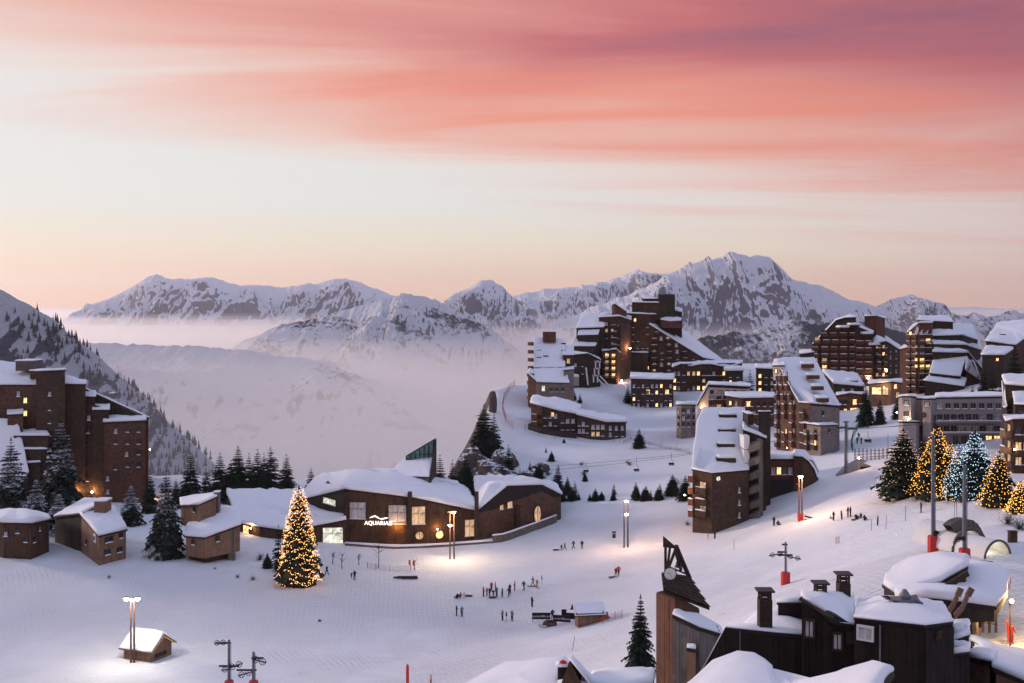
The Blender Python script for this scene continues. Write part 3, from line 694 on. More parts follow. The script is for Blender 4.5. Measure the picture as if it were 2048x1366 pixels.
gl = B.vol([(812,256.5,914),(866,255,881),(872,262,878),(822,264,910)], 'pane_green', 0, .15, bot=921, thick=.25, name='skylight')
B.vol([(859,243.5,955),(862,243.4,955),(873,258,879),(869,258,879)], 'wood_dark', 0, roof=False, name='skylight_fin')
for i in range(7):
    t = i/6; a = B.L(812+54*t, 256.3-1.5*t, 919); b = B.L(812+54*t, 256.2-1.5*t, 914-33*t); MB().bar(a, b, .16, .16).build('mullion', MT['metal_dark'], gl)
for t_ in (.0, .45): MB().bar(B.L(812+52*t_*1.2, 256.1-1.5*t_*1.2, 919-22*t_), B.L(866, 254.7, 919-22*t_), .18, .18).build('mullion', MT['metal_dark'], gl)
for u, Y in ((691,223.3),(819,222.4),(953,225.0),(1036,233.8)):
    B.box(u-4, u+4, Y-.7, Y+.7, 985 if u < 1000 else 1012, 1098, 'wood_dark', 'pillar')
W1a, W1b = (687,224), (830,223); W2a, W2b = (830,223), (955,226); W3a, W3b = (955,226), (1013,232); W4a, W4b = (1013,232), (1083,240)
B.win(W1a, W1b, .20, 1021, 3.3, 3.4, 'pale'); B.win(W1a, W1b, .755, 1029, 3.6, 3.8, 'pale'); B.win(W2a, W2b, .05, 1031, 2.8, 3.6, 'dim')
B.win(W2a, W2b, .87, 1056, 1.9, 3.4, 'dim'); B.win(W2a, W2b, .07, 1071, 1.6, 1.6, 'dim', round_=True); B.win(W2a, W2b, .39, 1069, 1.5, 1.6, 'lit', round_=True)
B.win(W3a, W3b, .82, 1010, 1.0, 1.9, 'dim'); B.win(W4a, W4b, .09, 1005, 1.5, 2.3, 'dim'); B.win(W4a, W4b, .88, 1028, 2.2, 3.6, 'dim', round_=True)
B.win((580,222),(690,222.6), .78, 1071, 4.0, 3.2, 'cool'); B.win((478,228),(520,224), .35, 1064, 1.8, 2.8, 'lit')
B.win((586,241),(687,224), .74, 1003, 5.2, 1.2, 'cool')
for fx, v in ((.62,1085),(.45,1085)): B.win(W3a, W3b, fx, v-12, 1.0, 1.4, 'dark')
# sign
p, rz = B.face(W1a, W1b, .49, 1046); p += Vector((0, -.25, 0))
fc = bpy.data.curves.new('sign_letters', 'FONT'); fc.body = 'AQUARIAZ'; fc.size = 1.10; fc.align_x = 'CENTER'; fc.align_y = 'CENTER'; fc.extrude = .06; fc.space_character = 1.04
fo = bpy.data.objects.new('tmp', fc); col.objects.link(fo); dg = bpy.context.evaluated_depsgraph_get(); fm = bpy.data.meshes.new_from_object(fo.evaluated_get(dg)); bpy.data.objects.remove(fo)
fm.materials.clear(); fm.materials.append(MT['sign_light'])
sg = link('sign_letters', fm, B.e, p); sg.rotation_euler = (math.radians(90), 0, rz)
w1 = MB(); w1.tube([(-1.9, 0, 0), (-1.4, 0, .25), (-.8, 0, .42), (-.3, 0, .2), (.1, 0, -.08), (.7, 0, -.12), (1.3, 0, .0), (1.9, 0, .1)], [.03, .10, .14, .12, .06, .10, .12, .03], 6)
w1.build('sign_wave', MT['sign_light'], B.e, p+Vector((.1, 0, 1.02)), rz)
for dx_, e in ((3.5, 190), (4.4, 120)): point_lamp('sign_spot', B.e, p+Vector((dx_, -.75, -.75)), e*1.0, (1, .42, .10), .1)
p, rz = B.face(W2a, W2b, .36, 1058); wall_lamp(B.e, p+Vector((0, -.5, 0)), 200, (1, .45, .12))
p, rz = B.face((478,228),(520,224), .6, 1056); wall_lamp(B.e, p+Vector((0, -.6, 0)), 120, (1, .6, .22))
# low snow-topped wall along the front
def low_wall(pts, h, label, mat='rock', snow=.25, w=.5):
    o0 = at(*pts[0]); e = thing('garden_wall', label, 'wall', o0)
    P = [at(*p)-o0 for p in pts]; m = MB(); s_ = MB()
    for a, b in zip(P[:-1], P[1:]):
        d = (b-a).normalized(); n = Vector((-d.y, d.x, 0)).normalized()*w/2; up = Vector((0, 0, h)); dn = Vector((0, 0, -.8))
        m.add([a-n+dn, b-n+dn, b+n+dn, a+n+dn, a-n+up, b-n+up, b+n+up, a+n+up], [(0, 1, 5, 4), (1, 2, 6, 5), (2, 3, 7, 6), (3, 0, 4, 7), (4, 5, 6, 7)])
    s_.tube([p+Vector((0, 0, h+.04)) for p in P], [snow*rnd.uniform(.85, 1.25) for _ in P], 7)
    m.build('wall_stone', MT[mat], e); s_.build('snow', MT['snow'], e, smooth=True)
low_wall([(690,220.5),(740,220.3),(790,219.6),(840,219.8),(890,220),(950,221.5),(985,222.5)], .45, 'low stone wall capped with snow in front of the long hall')
low_wall([(985,222.5),(1005,223.5),(1020,226),(1040,230),(1075,236),(1112,243)], 1.5, 'sloping snow-capped ramp wall at the right end of the long hall', 'wood_grey')

# ------------------------------------------------------------------ block with the steep snow roof beside the piste
B = Bld('steep_roof_block', 'brick-red shingled apartment block with a steep snow roof and four dormer slits', 1440, 212)
B.vol([(1385,212,941),(1424,208.5,949),(1497,211,943),(1488,229,820),(1407,229,820),(1396,224,846),(1390,218,890)], 'shingle', .45, .35)
for fy, u0, u1 in ((.12,1433,1470),(.36,1434,1468),(.61,1436,1470),(.86,1438,1472)):
    a, b = B.L(u0, 211+18*fy, 937-117*fy), B.L(u1, 211+18*fy, 937-117*fy)
    m = MB(); m.box((a+b)/2+Vector((0, -.5, .30)), ((b-a).length, 1.0, .75)); m.box(a+Vector((0, -.5, .55)), (.25, 1.3, .5))
    d_ = m.build('dormer', MT['wood_dark'], B.e)
    c_ = (a+b)/2; MB().add(*snow_cap([(a.x+.1, c_.y-.9), (b.x, c_.y-.9), (b.x, c_.y+.9), (a.x+.1, c_.y+.9)], [c_.z+.78, c_.z+.78, c_.z+1.0, c_.z+1.0], .35)).build('snow', MT['snow'], d_, smooth=True)
B.vol([(1486,215,862),(1532,214,880),(1532,228,870),(1486,228,842)], 'wood_dark', .6, .2)
B.vol([(1517,217,826),(1541,217,826),(1541,225,826),(1517,225,826)], 'wood_dark', .25, .15)
B.box(1496, 1507, 219, 224, 828, 850, 'wood_dark', 'chimney', .2)
for v in (884, 912, 940, 968, 998, 1022):
    a, b = B.L(1498, 211.5, v+8), B.L(1521, 209.5, v); m = MB()
    m.add([a, b, b+Vector((0, 0, -1.35)), a+Vector((0, 0, -1.35)), a+Vector((0, 3, 0)), b+Vector((0, 3, 0)), b+Vector((0, 3, -1.35)), a+Vector((0, 3, -1.35))], [(0, 1, 2, 3), (0, 4, 5, 1), (1, 5, 6, 2), (3, 2, 6, 7)])
    m.build('balcony', MT['concrete_olive'] if 'concrete_olive' in MT else MT['wood_grey'], B.e)
for v in (872, 900): 
    o_ = B.box(1488, 1499, 212, 216, v, v+26, 'white', 'balcony')
B.box(1518, 1526, 210.5, 213, 880, 1040, 'wood_grey', 'pier')
Fa, Fb = (1424,208.5), (1497,211); La, Lb = (1385,212), (1424,208.5)
B.win(Fa, Fb, .17, 957, .9, .9, 'cool', round_=True); B.win(Fa, Fb, .15, 981, .8, .8, 'dark', round_=True); B.win(Fa, Fb, .1, 1006, .8, .8, 'dark', round_=True)
for v in (980, 1005, 1030): B.win(Fa, Fb, .74, v, .45, 1.1, 'pale')
B.balc(La, Lb, (.55,), (985,1008,1031), 2.4, 1.0, mat='wood_dark'); B.balc(La, Lb, (.05,), (962,985,1008,1031), 1.2, 1.0, mat='wood_red', win=False)
p, rz = B.face(La, Lb, 0, 990); wall_lamp(B.e, p+Vector((-1.6, -.6, 0)), 90, (1, .5, .22))

B = Bld('arched_annex', 'low timber annex with a curved snowy roof behind the twin lamp post', 1580, 224)
B.vol([(1528,223,921),(1588,222,921),(1588,234,908),(1524,234,908)], 'wood_red', .6, .35)
arc = [(1588,905),(1600,905),(1612,912),(1622,925),(1630,942),(1634,958)]
B.vol([(1588,221,915),(1604,221,916),(1616,222,925),(1628,223,942),(1634,224,960),(1640,232,955),(1628,233,925),(1610,234,908),(1588,234,905)], 'wood_brown', .6, .3)
B.box(1534, 1586, 221.6, 224, 962, 1005, 'black', 'garage_opening')
for i, fx in enumerate(span(.12,.88,5)): B.win((1528,223),(1588,222), fx, 942, .8, 1.5, ['dark','pale','lit','dark','pale'][i])
B.win((1588,221),(1616,222), .4, 958, 1.6, 2.0, 'dim')

# ------------------------------------------------------------------ tall gabled block right of it
B = Bld('gabled_tower_block', 'tall shingled block with a long steep snow roof and grids of small balconies', 1610, 266)
B.vol([(1598,262,807),(1621,257,809),(1679,264,814),(1628,285,719),(1567,284,719),(1553,281,724)], 'shingle_red', .45, .35)
B.vol([(1546,279,733),(1568,276,733),(1568,284,722),(1550,286,722)], 'cream', .35, .5, bot=760)
B.vol([(1641,250,853),(1674,259,852),(1652,267,846),(1607,260,849)], 'shingle_grey', .5, .35)
B.vol([(1621,256.6,811),(1678,263.6,816),(1676,266,816),(1622,259,811)], 'shingle_grey', 0, roof=False)
for fy, u0, u1 in ((.08,1632,1654),(.34,1622,1644),(.58,1612,1636),(.82,1602,1625)):
    Yd = 259+24*fy; vd = 810-92*fy; a, b = B.L(u0, Yd, vd), B.L(u1, Yd, vd)
    m = MB(); m.box((a+b)/2+Vector((0, -.8, .35)), ((b-a).length, 1.6, .9)); dm = m.build('dormer', MT['wood_red'], B.e)
    c_ = (a+b)/2; MB().add(*snow_cap([(a.x, c_.y-1.5), (b.x, c_.y-1.5), (b.x, c_.y+1), (a.x, c_.y+1)], [c_.z+.85, c_.z+.85, c_.z+1.2, c_.z+1.2], .3)).build('snow', MT['snow'], dm, smooth=True)
Ga, Gb = (1553,281), (1598,262)
for i, v in enumerate(range(760, 905, 19)): B.balc(Ga, Gb, span(.12, .40+.40*min(1, max(0, (v-745)/70)), 3), (v,), 2.0, 1.0, mat=rnd.choice(['wood_red', 'shingle_red']), skip=.05)
B.balc((1598,262),(1621,257), (.5,), range(835, 905, 20), 2.0, .9, mat='wood_brown')
B.balc((1607,260),(1641,250), (.28,.72), (878,898), 2.0, .8, mat='wood_brown')
B.win((1607,260),(1641,250), .75, 863, .9, 1.0, 'pale'); B.win((1641,250),(1674,259), .5, 862, .6, .9, 'dark'); B.win((1621,256.6),(1678,263.6), .42, 827, .6, 1.2, 'dark')
B.wins((1546,279),(1568,276), (.3,.75), (742,), .6, 1.1)
p, rz = B.face(Ga, Gb, .6, 895); wall_lamp(B.e, p+Vector((-1, -1.2, 0)), 120, (1, .5, .2))

# ------------------------------------------------------------------ small round-fronted turret house
B = Bld('turret_house', 'narrow shingled turret house with a flat snow cap above the piste bank', 1372, 322, 'house')
B.vol([(1353,320,811),(1362,317.5,811),(1382,317.5,811),(1391,320,812),(1391,330,808),(1353,330,808)], 'shingle_grey', .8, .3)
for a, b in (((1353,320),(1362,317.5)), ((1362,317.5),(1382,317.5)), ((1382,317.5),(1391,320))): B.wins(a, b, (.5,) if a[0] != 1362 else (.25,.75), (822,836,850), .8, 1.2)
B = Bld('cream_gable_house', 'cream rendered house with wooden balconies and a snowy gable roof', 1450, 338, 'house')
B.vol([(1395,337,812),(1417,334,771),(1500,334,775),(1500,350,769),(1417,352,766),(1395,352,806)], 'cream', .6, .5)
B.wins((1417,334),(1500,334), (.08,.28,.46,.64,.84), (785,), .8, 1.3, (('dark',4),('pale',1)))
B.balc((1417,334),(1500,334), span(.08,.92,6), (806,822), 2.1, 1.0, mat='wood_red')
p, rz = B.face((1395,337),(1417,334), .3, 815); wall_lamp(B.e, p+Vector((0, -.8, 0)), 160, (1, .55, .22))
B = Bld('broad_chalet', 'broad brown chalet with lit orange windows behind the steep roofed block', 1500, 318, 'chalet')
B.vol([(1452,318,793),(1482,314,798),(1548,318,797),(1548,332,788),(1452,332,788)], 'wood_red', .6, .5)
B.wins((1482,314),(1548,318), span(.12,.9,5), (809,), .9, 1.2, (('dark',3),('lit',1)))
B.wins((1452,318),(1482,314), (.3,.7), (806,824), .8, 1.2); B.win((1482,314),(1548,318), .22, 808, 1.6, 1.5, 'lit'); B.win((1482,314),(1548,318), .2, 828, 1.6, 1.5, 'lit')
B.balc((1482,314),(1548,318), span(.12,.9,4), (836,), 2.2, .9, mat='wood_red')
B = Bld('back_house', 'dark narrow block with snow roof and a white spruce beside it', 1530, 352, 'house')
B.vol([(1512,351,738),(1552,350,740),(1552,364,734),(1512,364,732)], 'wood_dark', .7, .5)
B.wins((1512,351),(1552,350), (.2,.5,.8), (752,766,780), .8, 1.2)

# ------------------------------------------------------------------ plateau village: left half
B = Bld('square_block', 'four-storey brown block with rows of windows below the tallest tower', 1305, 400)
B.vol([(1262,397,759),(1347,395,761),(1347,411,752),(1262,411,750)], 'wood_brown', .9, .5, dome=.4)
B.wins((1262,397),(1347,395), span(.07,.93,9), (772,785,798,810), .8, 1.3, (('dark',5),('pale',4),('lit',1)), skip=.12)
B.wins((1262,397),(1347,395), (.4,.85), (784,), 1.2, 1.6, (('lit',1),))
B = Bld('wave_roof_block', 'wide block with a wavy snow roof line right of the tallest tower', 1415, 418)
B.vol([(1345,418,737),(1362,416,729),(1382,416,734),(1402,415,730),(1422,415,730),(1442,415,734),(1462,416,735),(1484,418,727),(1484,434,724),(1420,436,724),(1345,436,730)], 'wood_brown', .8, .5)
WR = [(1345,418),(1362,416),(1382,416),(1402,415),(1422,415),(1442,415),(1462,416),(1484,418)]
for a, b in zip(WR[:-1], WR[1:]): B.wins(a, b, (.28,.75), (747,761,776,791,805), 1.0, 1.5, (('dark',5),('pale',5),('lit',1),('dim',1)), skip=.15)
B.balc((1402,415),(1462,416), span(.1,.9,5), (757,785), 2.4, .9, mat='wood_dark', win=False)
B = Bld('snowy_cube_house', 'small square house under a thick snow cushion beside the wavy roof', 1468, 400, 'house')
B.vol([(1450,400,743),(1486,400,743),(1486,412,740),(1450,412,740)], 'wood_dark', 1.2, .6, dome=.6)
B.wins((1450,400),(1486,400), (.3,.7), (752,764), .8, 1.2)

B = Bld('tallest_tower', 'tallest brown tower block with a square shaft and a long sloping snow roof', 1330, 455)
B.vol([(1317,454,590),(1350,454,590),(1350,466,590),(1317,466,590)], 'wood_dark', 0, .05)
B.vol([(1264,456,606),(1318,454,607),(1318,468,603),(1270,468,602)], 'wood_brown', .5, .4, bot=640)
B.vol([(1287,458,599),(1318,457,599),(1318,464,598),(1283,464,594)], 'wood_dark', .4, .3, bot=612)
B.vol([(1252,453,628),(1300,451,630),(1318,456,630),(1318,470,622),(1252,470,622)], 'wood_brown', .5, .4)
B.vol([(1300,450,650),(1405,449,717),(1446,478,724),(1350,478,650)], 'wood_brown', .7, .5)
B.vol([(1322,451,641),(1340,449,644),(1362,451,643),(1362,461,638),(1322,461,638)], 'wood_red', 1.0, .3, bot=656, dome=.5)
B.vol([(1348,458,622),(1364,458,626),(1364,468,620),(1348,468,618)], 'wood_dark', .7, .3)
B.win((1252,453),(1300,451), .38, 640, .9, 1.3, 'lit')
B.wins((1252,453),(1300,451), span(.1,.9,5), range(652,765,14), .9, 1.4, (('dark',12),('pale',1),('lit',1)), skip=.35)
for i, v in enumerate(range(664, 762, 13)):
    mx = min(.97, .12+(v-655)/68*.84); n = max(1, int(mx*8))
    B.wins((1300,450),(1405,449), span(.08, mx-.05, n), (v,), 1.1, 1.5, (('dark',6),('pale',3),('lit',2),('dim',1)), skip=.12)
    B.balc((1300,450),(1405,449), [span(.08, mx-.05, n)[k] for k in range(0, n, 2)], (v+5,), 2.4, .9, mat='wood_dark', win=False)
B.vol([(1258,449,706),(1296,448,707),(1296,451,705),(1258,452,705)], 'wood_dark', .35, .3)

B = Bld('red_lit_block', 'block with a tall rust-red end wall lit by a lamp', 1230, 440)
B.vol([(1198,441,636),(1240,438,634),(1262,446,642),(1262,458,630),(1210,458,627)], 'wood_brown', .7, .4)
B.vol([(1241,437.4,645),(1262,445.4,650),(1262.5,446.5,650),(1241.5,438.5,645)], 'shingle_red', 0, roof=False, name='end_wall')
B.vol([(1224,444,611),(1230,443,609),(1253,446,625),(1253,452,622),(1224,452,608)], 'wood_red', .2, .2, bot=636)
B.vol([(1153,437,658),(1207,436,656),(1219,453,629),(1166,453,629)], 'wood_dark', .7, .4)
B.vol([(1156,434,672),(1196,433,671),(1200,440,652),(1160,440,654)], 'wood_dark', .5, .4)
B.vol([(1142,430,694),(1190,430,694),(1202,444,671),(1152,444,672)], 'wood_dark', .7, .4)
B.vol([(1204,433,704),(1233,430,700),(1241,437,708),(1241,444,700),(1204,444,698)], 'wood_red', .7, .3)
B.wins((1198,441),(1240,438), span(.1,.9,4), range(648,700,13), .9, 1.3, (('dark',6),('pale',2),('dim',1)), skip=.1)
B.balc((1198,441),(1240,438), (.75,), range(655,702,13), 2.4, .9, mat='wood_brown', win=False)
B.balc((1204,433),(1233,430), (.35,.8), range(718,762,13), 2.4, 1.0, mat='wood_red', mix=(('dark',2),('dim',1),('lit',2)))
B.win((1204,433),(1233,430), .3, 709, .8, 1.1, 'lit')
p = B.L(1260, 442, 697); wall_lamp(B.e, p, 800, (1, .5, .25), r=.3)
p = B.L(1243, 434, 762); wall_lamp(B.e, p, 300, (1, .5, .25), r=.25)
B = Bld('grey_gable_block', 'grey gabled block with white outdoor stair frames on the plateau', 1170, 424)
B.vol([(1140,421,712),(1176,420,708),(1201,424,722),(1196,436,716),(1176,440,690),(1140,438,700)], 'wood_dark', .6, .4)
B.wins((1140,421),(1176,420), (.3,.7), (730,745), .9, 1.3, (('dark',4),('pale',1)))
B.box(1138, 1158, 417, 421, 754, 772, 'concrete', 'porch', .7)
for i, v in enumerate((722, 736, 750)):
    for du in (0, 8):
        B.box(1188+du-2*i+2, 1190.5+du-2*i+2, 417, 417.5, v, v+15, 'white', 'stair_post')
    a = B.L(1187-2*i+2, 417.2, v+1); b = B.L(1200-2*i+2, 417.2, v+1); MB().bar(a, b, .4, .5).build('stair_rail', MT['white'], B.e)
for a, b in (((1176,770),(1172,735)), ((1200,752),(1222,775)), ((1196,758),(1216,778))): MB().bar(B.L(a[0], 417, a[1]), B.L(b[0], 417, b[1]), .5, .5).build('stair_rail', MT['white'], B.e)

B = Bld('terrace_block', 'stepped block with two broad snow roofs and red balconies at the cliff edge', 1100, 370)
B.vol([(1068,373,737),(1129,373,736),(1129,390,681),(1068,390,678)], 'wood_brown', .5, .35)
B.vol([(1074,362,766),(1138,362,768),(1129,373,739),(1068,373,740)], 'shingle_grey', .5, .35)
B.vol([(1126,376,712),(1147,378,712),(1147,392,694),(1126,392,692)], 'wood_brown', .5, .3)
B.vol([(1128,366,742),(1148,370,740),(1146,380,734),(1128,380,736)], 'shingle_grey', .4, .3)
B.box(1086, 1112, 386, 390, 664, 684, 'wood_red', 'chimney'); B.box(1086.5, 1097, 378.5, 380, 711, 718, 'wood_red', 'chimney')
B.balc((1062,390),(1068,373), (.1,.35,.6,.85), (690,706,722,738), 2.6, 1.2, mat='wood_red', win=False)
B.balc((1060,376),(1072,362), (.2,.6), (752,768,784,798), 3.0, 1.3, mat='wood_red', win=False)
B.vol([(1056,366,748),(1074,363,766),(1068,373,742),(1058,376,740)], 'shingle_red', .3, .2)
B.win((1074,362),(1138,362), .2, 777, 1.0, 1.8, 'cool'); B.wins((1074,362),(1138,362), (.45,.62,.8), (780,), 1.0, 1.3)
B.wins((1126,376),(1147,378), (.5,), (722,), 1.2, 1.6, (('dim',1),))
for v in (690, 704, 718):
    for u in (1078, 1127):
        t_ = (v-681)/55.0; q = B.L(u, 390-17*t_, v); MB().box(q+Vector((0, -.3, .5)), (1.6, .9, .5)).build('dormer', MT['wood_dark'], B.e)

B = Bld('curved_house', 'curving two-part timber house with wavy snow roofs on the slope edge', 1150, 332, 'house')
B.vol([(1062,336,808),(1084,332,814),(1118,330,823),(1153,329.5,830),(1162,343,815),(1120,347,801),(1066,347,797)], 'wood_brown', 1.0, .6)
B.vol([(1154,328.5,831),(1180,326,838),(1212,325,846),(1252,329,846),(1250,343,838),(1200,343,832),(1158,341,823)], 'wood_brown', 1.0, .6)
for a, b, vs in (((1084,332),(1118,330),(832,848)), ((1118,330),(1153,329.5),(842,856)), ((1154,328.5),(1180,326),(848,862)), ((1180,326),(1212,325),(854,868)), ((1212,325),(1252,329),(856,869))):
    B.wins(a, b, (.2,.5,.8), vs, 1.0, 1.3, (('dark',4),('pale',4),('dim',1)))
B.win((1084,332),(1118,330), .62, 829, .9, 1.2, 'lit')
B.balc((1062,336),(1084,332), (.5,), (835,850), 2.8, 1.0, mat='wood_brown', win=False)
B.vol([(1056,332,848),(1082,328.5,858),(1120,326.5,862),(1153,326,866),(1153,331,864),(1090,334,856),(1060,338,846)], 'wood_dark', 0, roof=False, name='terrace')

# ------------------------------------------------------------------ plateau village: right half
B = Bld('curved_balcony_block', 'big dark block with a rounded roof line and rows of reddish balconies', 1710, 388)
B.vol([(1626,385,690),(1672,382,642),(1690,381.5,637),(1712,381,636),(1712,402,634),(1690,402,635),(1672,402,640),(1626,402,688)], 'wood_brown', .35, .25)
B.vol([(1710,380,652),(1746,378,668),(1746,400,660),(1710,400,645)], 'wood_brown', .6, .4)
B.vol([(1729,389,634),(1753,387,633),(1770,393,638),(1770,402,634),(1729,402,631)], 'wood_red', .15, .1)
B.vol([(1745,378.5,690),(1772,383,684),(1800,391,702),(1800,404,695),(1760,402,670),(1745,400,668)], 'wood_brown', .7, .4)
B.vol([(1600,384,710),(1628,383,706),(1628,396,700),(1600,396,704)], 'wood_dark', .6, .4)
for i, v in enumerate(range(672, 768, 14)):
    lo = max(.03, .5*(1-(v-650)/45)) if v < 695 else .05
    B.balc((1626,384.2),(1712,381), span(lo, .93, max(3, int((1-lo)*6))), (v,), 2.5, 1.0, mat=rnd.choice(['wood_red','shingle_red']), mix=(('dark',4),('pale',4),('dim',2),('lit',1)))
    if v > 675: B.balc((1712,380.6),(1746,378.4), (.25,.75), (v+2,), 2.5, 1.1, mat='wood_red', mix=(('dark',4),('pale',4),('lit',1)))
    if v > 695: B.balc((1746,378.6),(1772,383), (.3,.8), (v+2,), 2.3, 1.0, mat='wood_brown'); B.wins((1772,383),(1800,391), (.3,.7), (v,), 1.0, 1.4)
for u, v in ((1712,650),(1738,668),(1752,690),(1690,655)): B.box(u-10, u+8, 376, 381, v, v+3, 'wood_dark', 'canopy', .7)
p, rz = B.face((1712,380.6),(1746,378.4), .6, 756); wall_lamp(B.e, p+Vector((0, -1.6, 0)), 260, (1, .6, .25), r=.3)
p, rz = B.face((1746,378.6),(1772,383), .9, 741); wall_lamp(B.e, p+Vector((0, -1.6, 0)), 200, (1, .6, .25), r=.25)
B = Bld('tapering_balcony_tower', 'tapering tower block of stacked balconies with snowy terraces on its right', 1850, 348)
B.vol([(1814,348,668),(1838,342,648),(1862,342,648),(1866,352,646),(1850,362,642),(1826,362,652)], 'wood_red', .6, .3)
B.vol([(1800,350,700),(1816,346,696),(1820,356,690),(1806,360,694)], 'wood_red', .4, .3)
B.vol([(1836,352,642),(1906,352,646),(1898,362,634),(1840,362,634)], 'wood_dark', .4, .3)
B.vol([(1856,345,674),(1924,346,672),(1955,360,682),(1945,366,652),(1868,362,652)], 'wood_dark', .8, .4)
B.vol([(1860,341,690),(1930,343,692),(1962,356,702),(1958,364,684),(1866,352,676)], 'wood_brown', .8, .4)
B.vol([(1866,337,706),(1936,339,708),(1964,352,740),(1962,358,706),(1872,346,694)], 'wood_brown', .8, .4)
for v in range(676, 790, 13):
    B.balc((1814,348),(1838,342), (.3,.78), (v,), 2.3, 1.0, mat='wood_red', mix=(('dark',4),('pale',4),('lit',1)))
    B.balc((1838,341.8),(1862,341.8), (.25,.75), (v,), 2.3, 1.0, mat='wood_brown', mix=(('dark',4),('pale',4),('lit',1)))
for i, u in enumerate((1832, 1841, 1852)): MB().bar(B.L(u, 341.4, 668), B.L(u+4, 343, 653), .9, .3).build('slanted_pane', MT['pane_pale'], B.e)
B = Bld('snow_slab_house', 'house whose whole front is one broad tilted slab of snow', 1895, 330, 'house')
B.vol([(1860,329,748),(1920,327,755),(1933,342,707),(1872,344,703)], 'wood_dark', .5, .35)
B.vol([(1849,323,763),(1928,320,775),(1932,330,760),(1860,331,753)], 'wood_dark', .6, .35)
B.vol([(1932,330,742),(1958,336,762),(1960,346,760),(1944,344,716),(1933,342,708)], 'wood_red', .5, .3)
B.wins((1860,329),(1920,327), span(.15,.85,4), (762,), .8, .9)
B = Bld('two_tier_house', 'house with a long hollow snow roof above a smaller lit lower house', 1690, 335, 'house')
B.vol([(1668,336,769),(1728,336,775),(1714,352,752),(1646,352,744)], 'wood_dark', .9, .5)
B.box(1698, 1716, 338, 342, 762, 775, 'wood_dark', 'roof_cabin', .6)
B.wins((1668,336),(1728,336), (.3,.6), (781,), .9, 1.2)
B = Bld('lit_balcony_chalet', 'brown chalet with two rows of glowing windows beside spruce trees', 1702, 325, 'chalet')
B.vol([(1674,326,793),(1700,323,788),(1732,326,792),(1732,337,788),(1674,337,788)], 'wood_red', .7, .6)
B.win((1700,323),(1732,326), .28, 804, 1.5, 1.6, 'lit'); B.win((1700,323),(1732,326), .25, 821, 3.2, 1.5, 'lit'); B.wins((1674,326),(1700,323), (.3,.65), (805,822), .9, 1.3, (('dark',3),('lit',1)))
B.balc((1674,326),(1732,325), span(.15,.85,4), (815,), 2.3, .9, mat='wood_red', win=False)
B = Bld('golden_lit_shop', 'low shop building with golden lit front under snow below the dark block', 1770, 322, 'shop')
B.vol([(1738,323,770),(1782,320,765),(1803,323,768),(1803,334,762),(1738,334,764)], 'wood_warm', .7, .5)
B.win((1738,323),(1782,320), .35, 782, 2.6, 2.0, 'lit'); B.win((1738,323),(1782,320), .75, 782, 1.6, 2.0, 'dim'); B.win((1782,320),(1803,323), .4, 773, 1.4, 1.3, 'lit'); B.win((1782,320),(1803,323), .6, 790, 1.6, 1.6, 'dim')
p, rz = B.face((1738,323),(1782,320), .6, 775); wall_lamp(B.e, p+Vector((0, -1.5, 0)), 260, (1, .65, .28))
B = Bld('ridge_house', 'house with a wide tilted snow roof and round skylight at the upper right', 2010, 322, 'house')
B.vol([(1972,322,684),(2030,318,692),(2075,330,660),(2070,342,642),(1996,342,650)], 'wood_brown', .7, .5)
B.vol([(1964,312,712),(2008,310,712),(2026,318,700),(1972,318,698)], 'wood_dark', .9, .4)
B.box(2002, 2012, 326, 330, 668, 684, 'wood_dark', 'chimney')
B.wins((1972,322),(2030,318), (.3,.5,.7), (698,), .9, 1.2); B.win((1964,312),(2008,310), .7, 719, .6, .8, 'lit')
# ------------------------------------------------------------------ grey stone-fronted hotel
B = Bld('grey_hotel', 'long pale grey rendered hotel with a rounded corner tower behind the lit trees', 1890, 226)
B.vol([(1797,229,797),(1804,225.5,795),(1822,224.5,795),(1832,227,797),(1832,238,793),(1800,238,793)], 'render_grey', .35, .2)
B.vol([(1832,228,800),(1842,228,800),(1846,224.5,800),(1862,223.6,800),(1872,226,800),(1872,240,796),(1832,240,796)], 'render_grey', .3, .1)
B.vol([(1872,226,798),(2004,227,796),(2012,240,788),(1872,240,790)], 'render_grey', .4, .3)
B.vol([(1872,224.6,833),(2000,225.6,832),(2000,228,832),(1872,227,833)], 'render_grey', .15, .1, bot=905, name='balcony_tier')
B.vol([(1798,223.5,846),(1806,221.5,846),(1832,221.5,846),(1840,226,846),(1798,228,846)], 'render_grey', .25, .2, name='porch')
B.win((1804,225.5),(1822,224.5), .5, 829, .9, 1.0, 'dark'); B.win((1846,224.5),(1862,223.6), .1, 830, .9, .9, 'dark', round_=True); B.win((1832,228),(1846,224.5), .8, 853, .9, .9, 'dark', round_=True)
B.win((1846,224.5),(1862,223.6), .5, 808, .8, .9, 'pale'); B.win((1804,225.5),(1822,224.5), .5, 806, .8, .9, 'pale')
B.wins((1872,226),(2004,227), span(.05,.94,8), (812,), 1.1, 1.2, (('dark',3),('pale',1)), frame='render_grey')
for v, q in ((831,0),(854,0)):
    B.wins((1872,224.5),(2000,225.5), span(.05,.95,9), (v+5,), 1.2, 1.6, (('dark',5),('pale',1)), frame='render_grey')
    a, b = B.L(1872, 223.7, v+12), B.L(2000, 224.7, v+12); MB().bar(a, b, 1.4, .25).build('balcony', MT['render_grey'], B.e)
    MB().tube([a+Vector((0, -.5, .22)), (a+b)/2+Vector((0, -.5, .26)), b+Vector((0, -.5, .2))], .16, 6).build('snow', MT['snow'], B.e)
    for t_ in span(0.0, 1.0, 12): q_ = a.lerp(b, t_); MB().box(q_+Vector((0, -.6, .55)), (.08, .08, .9)).build('railing_post', MT['metal'], B.e)
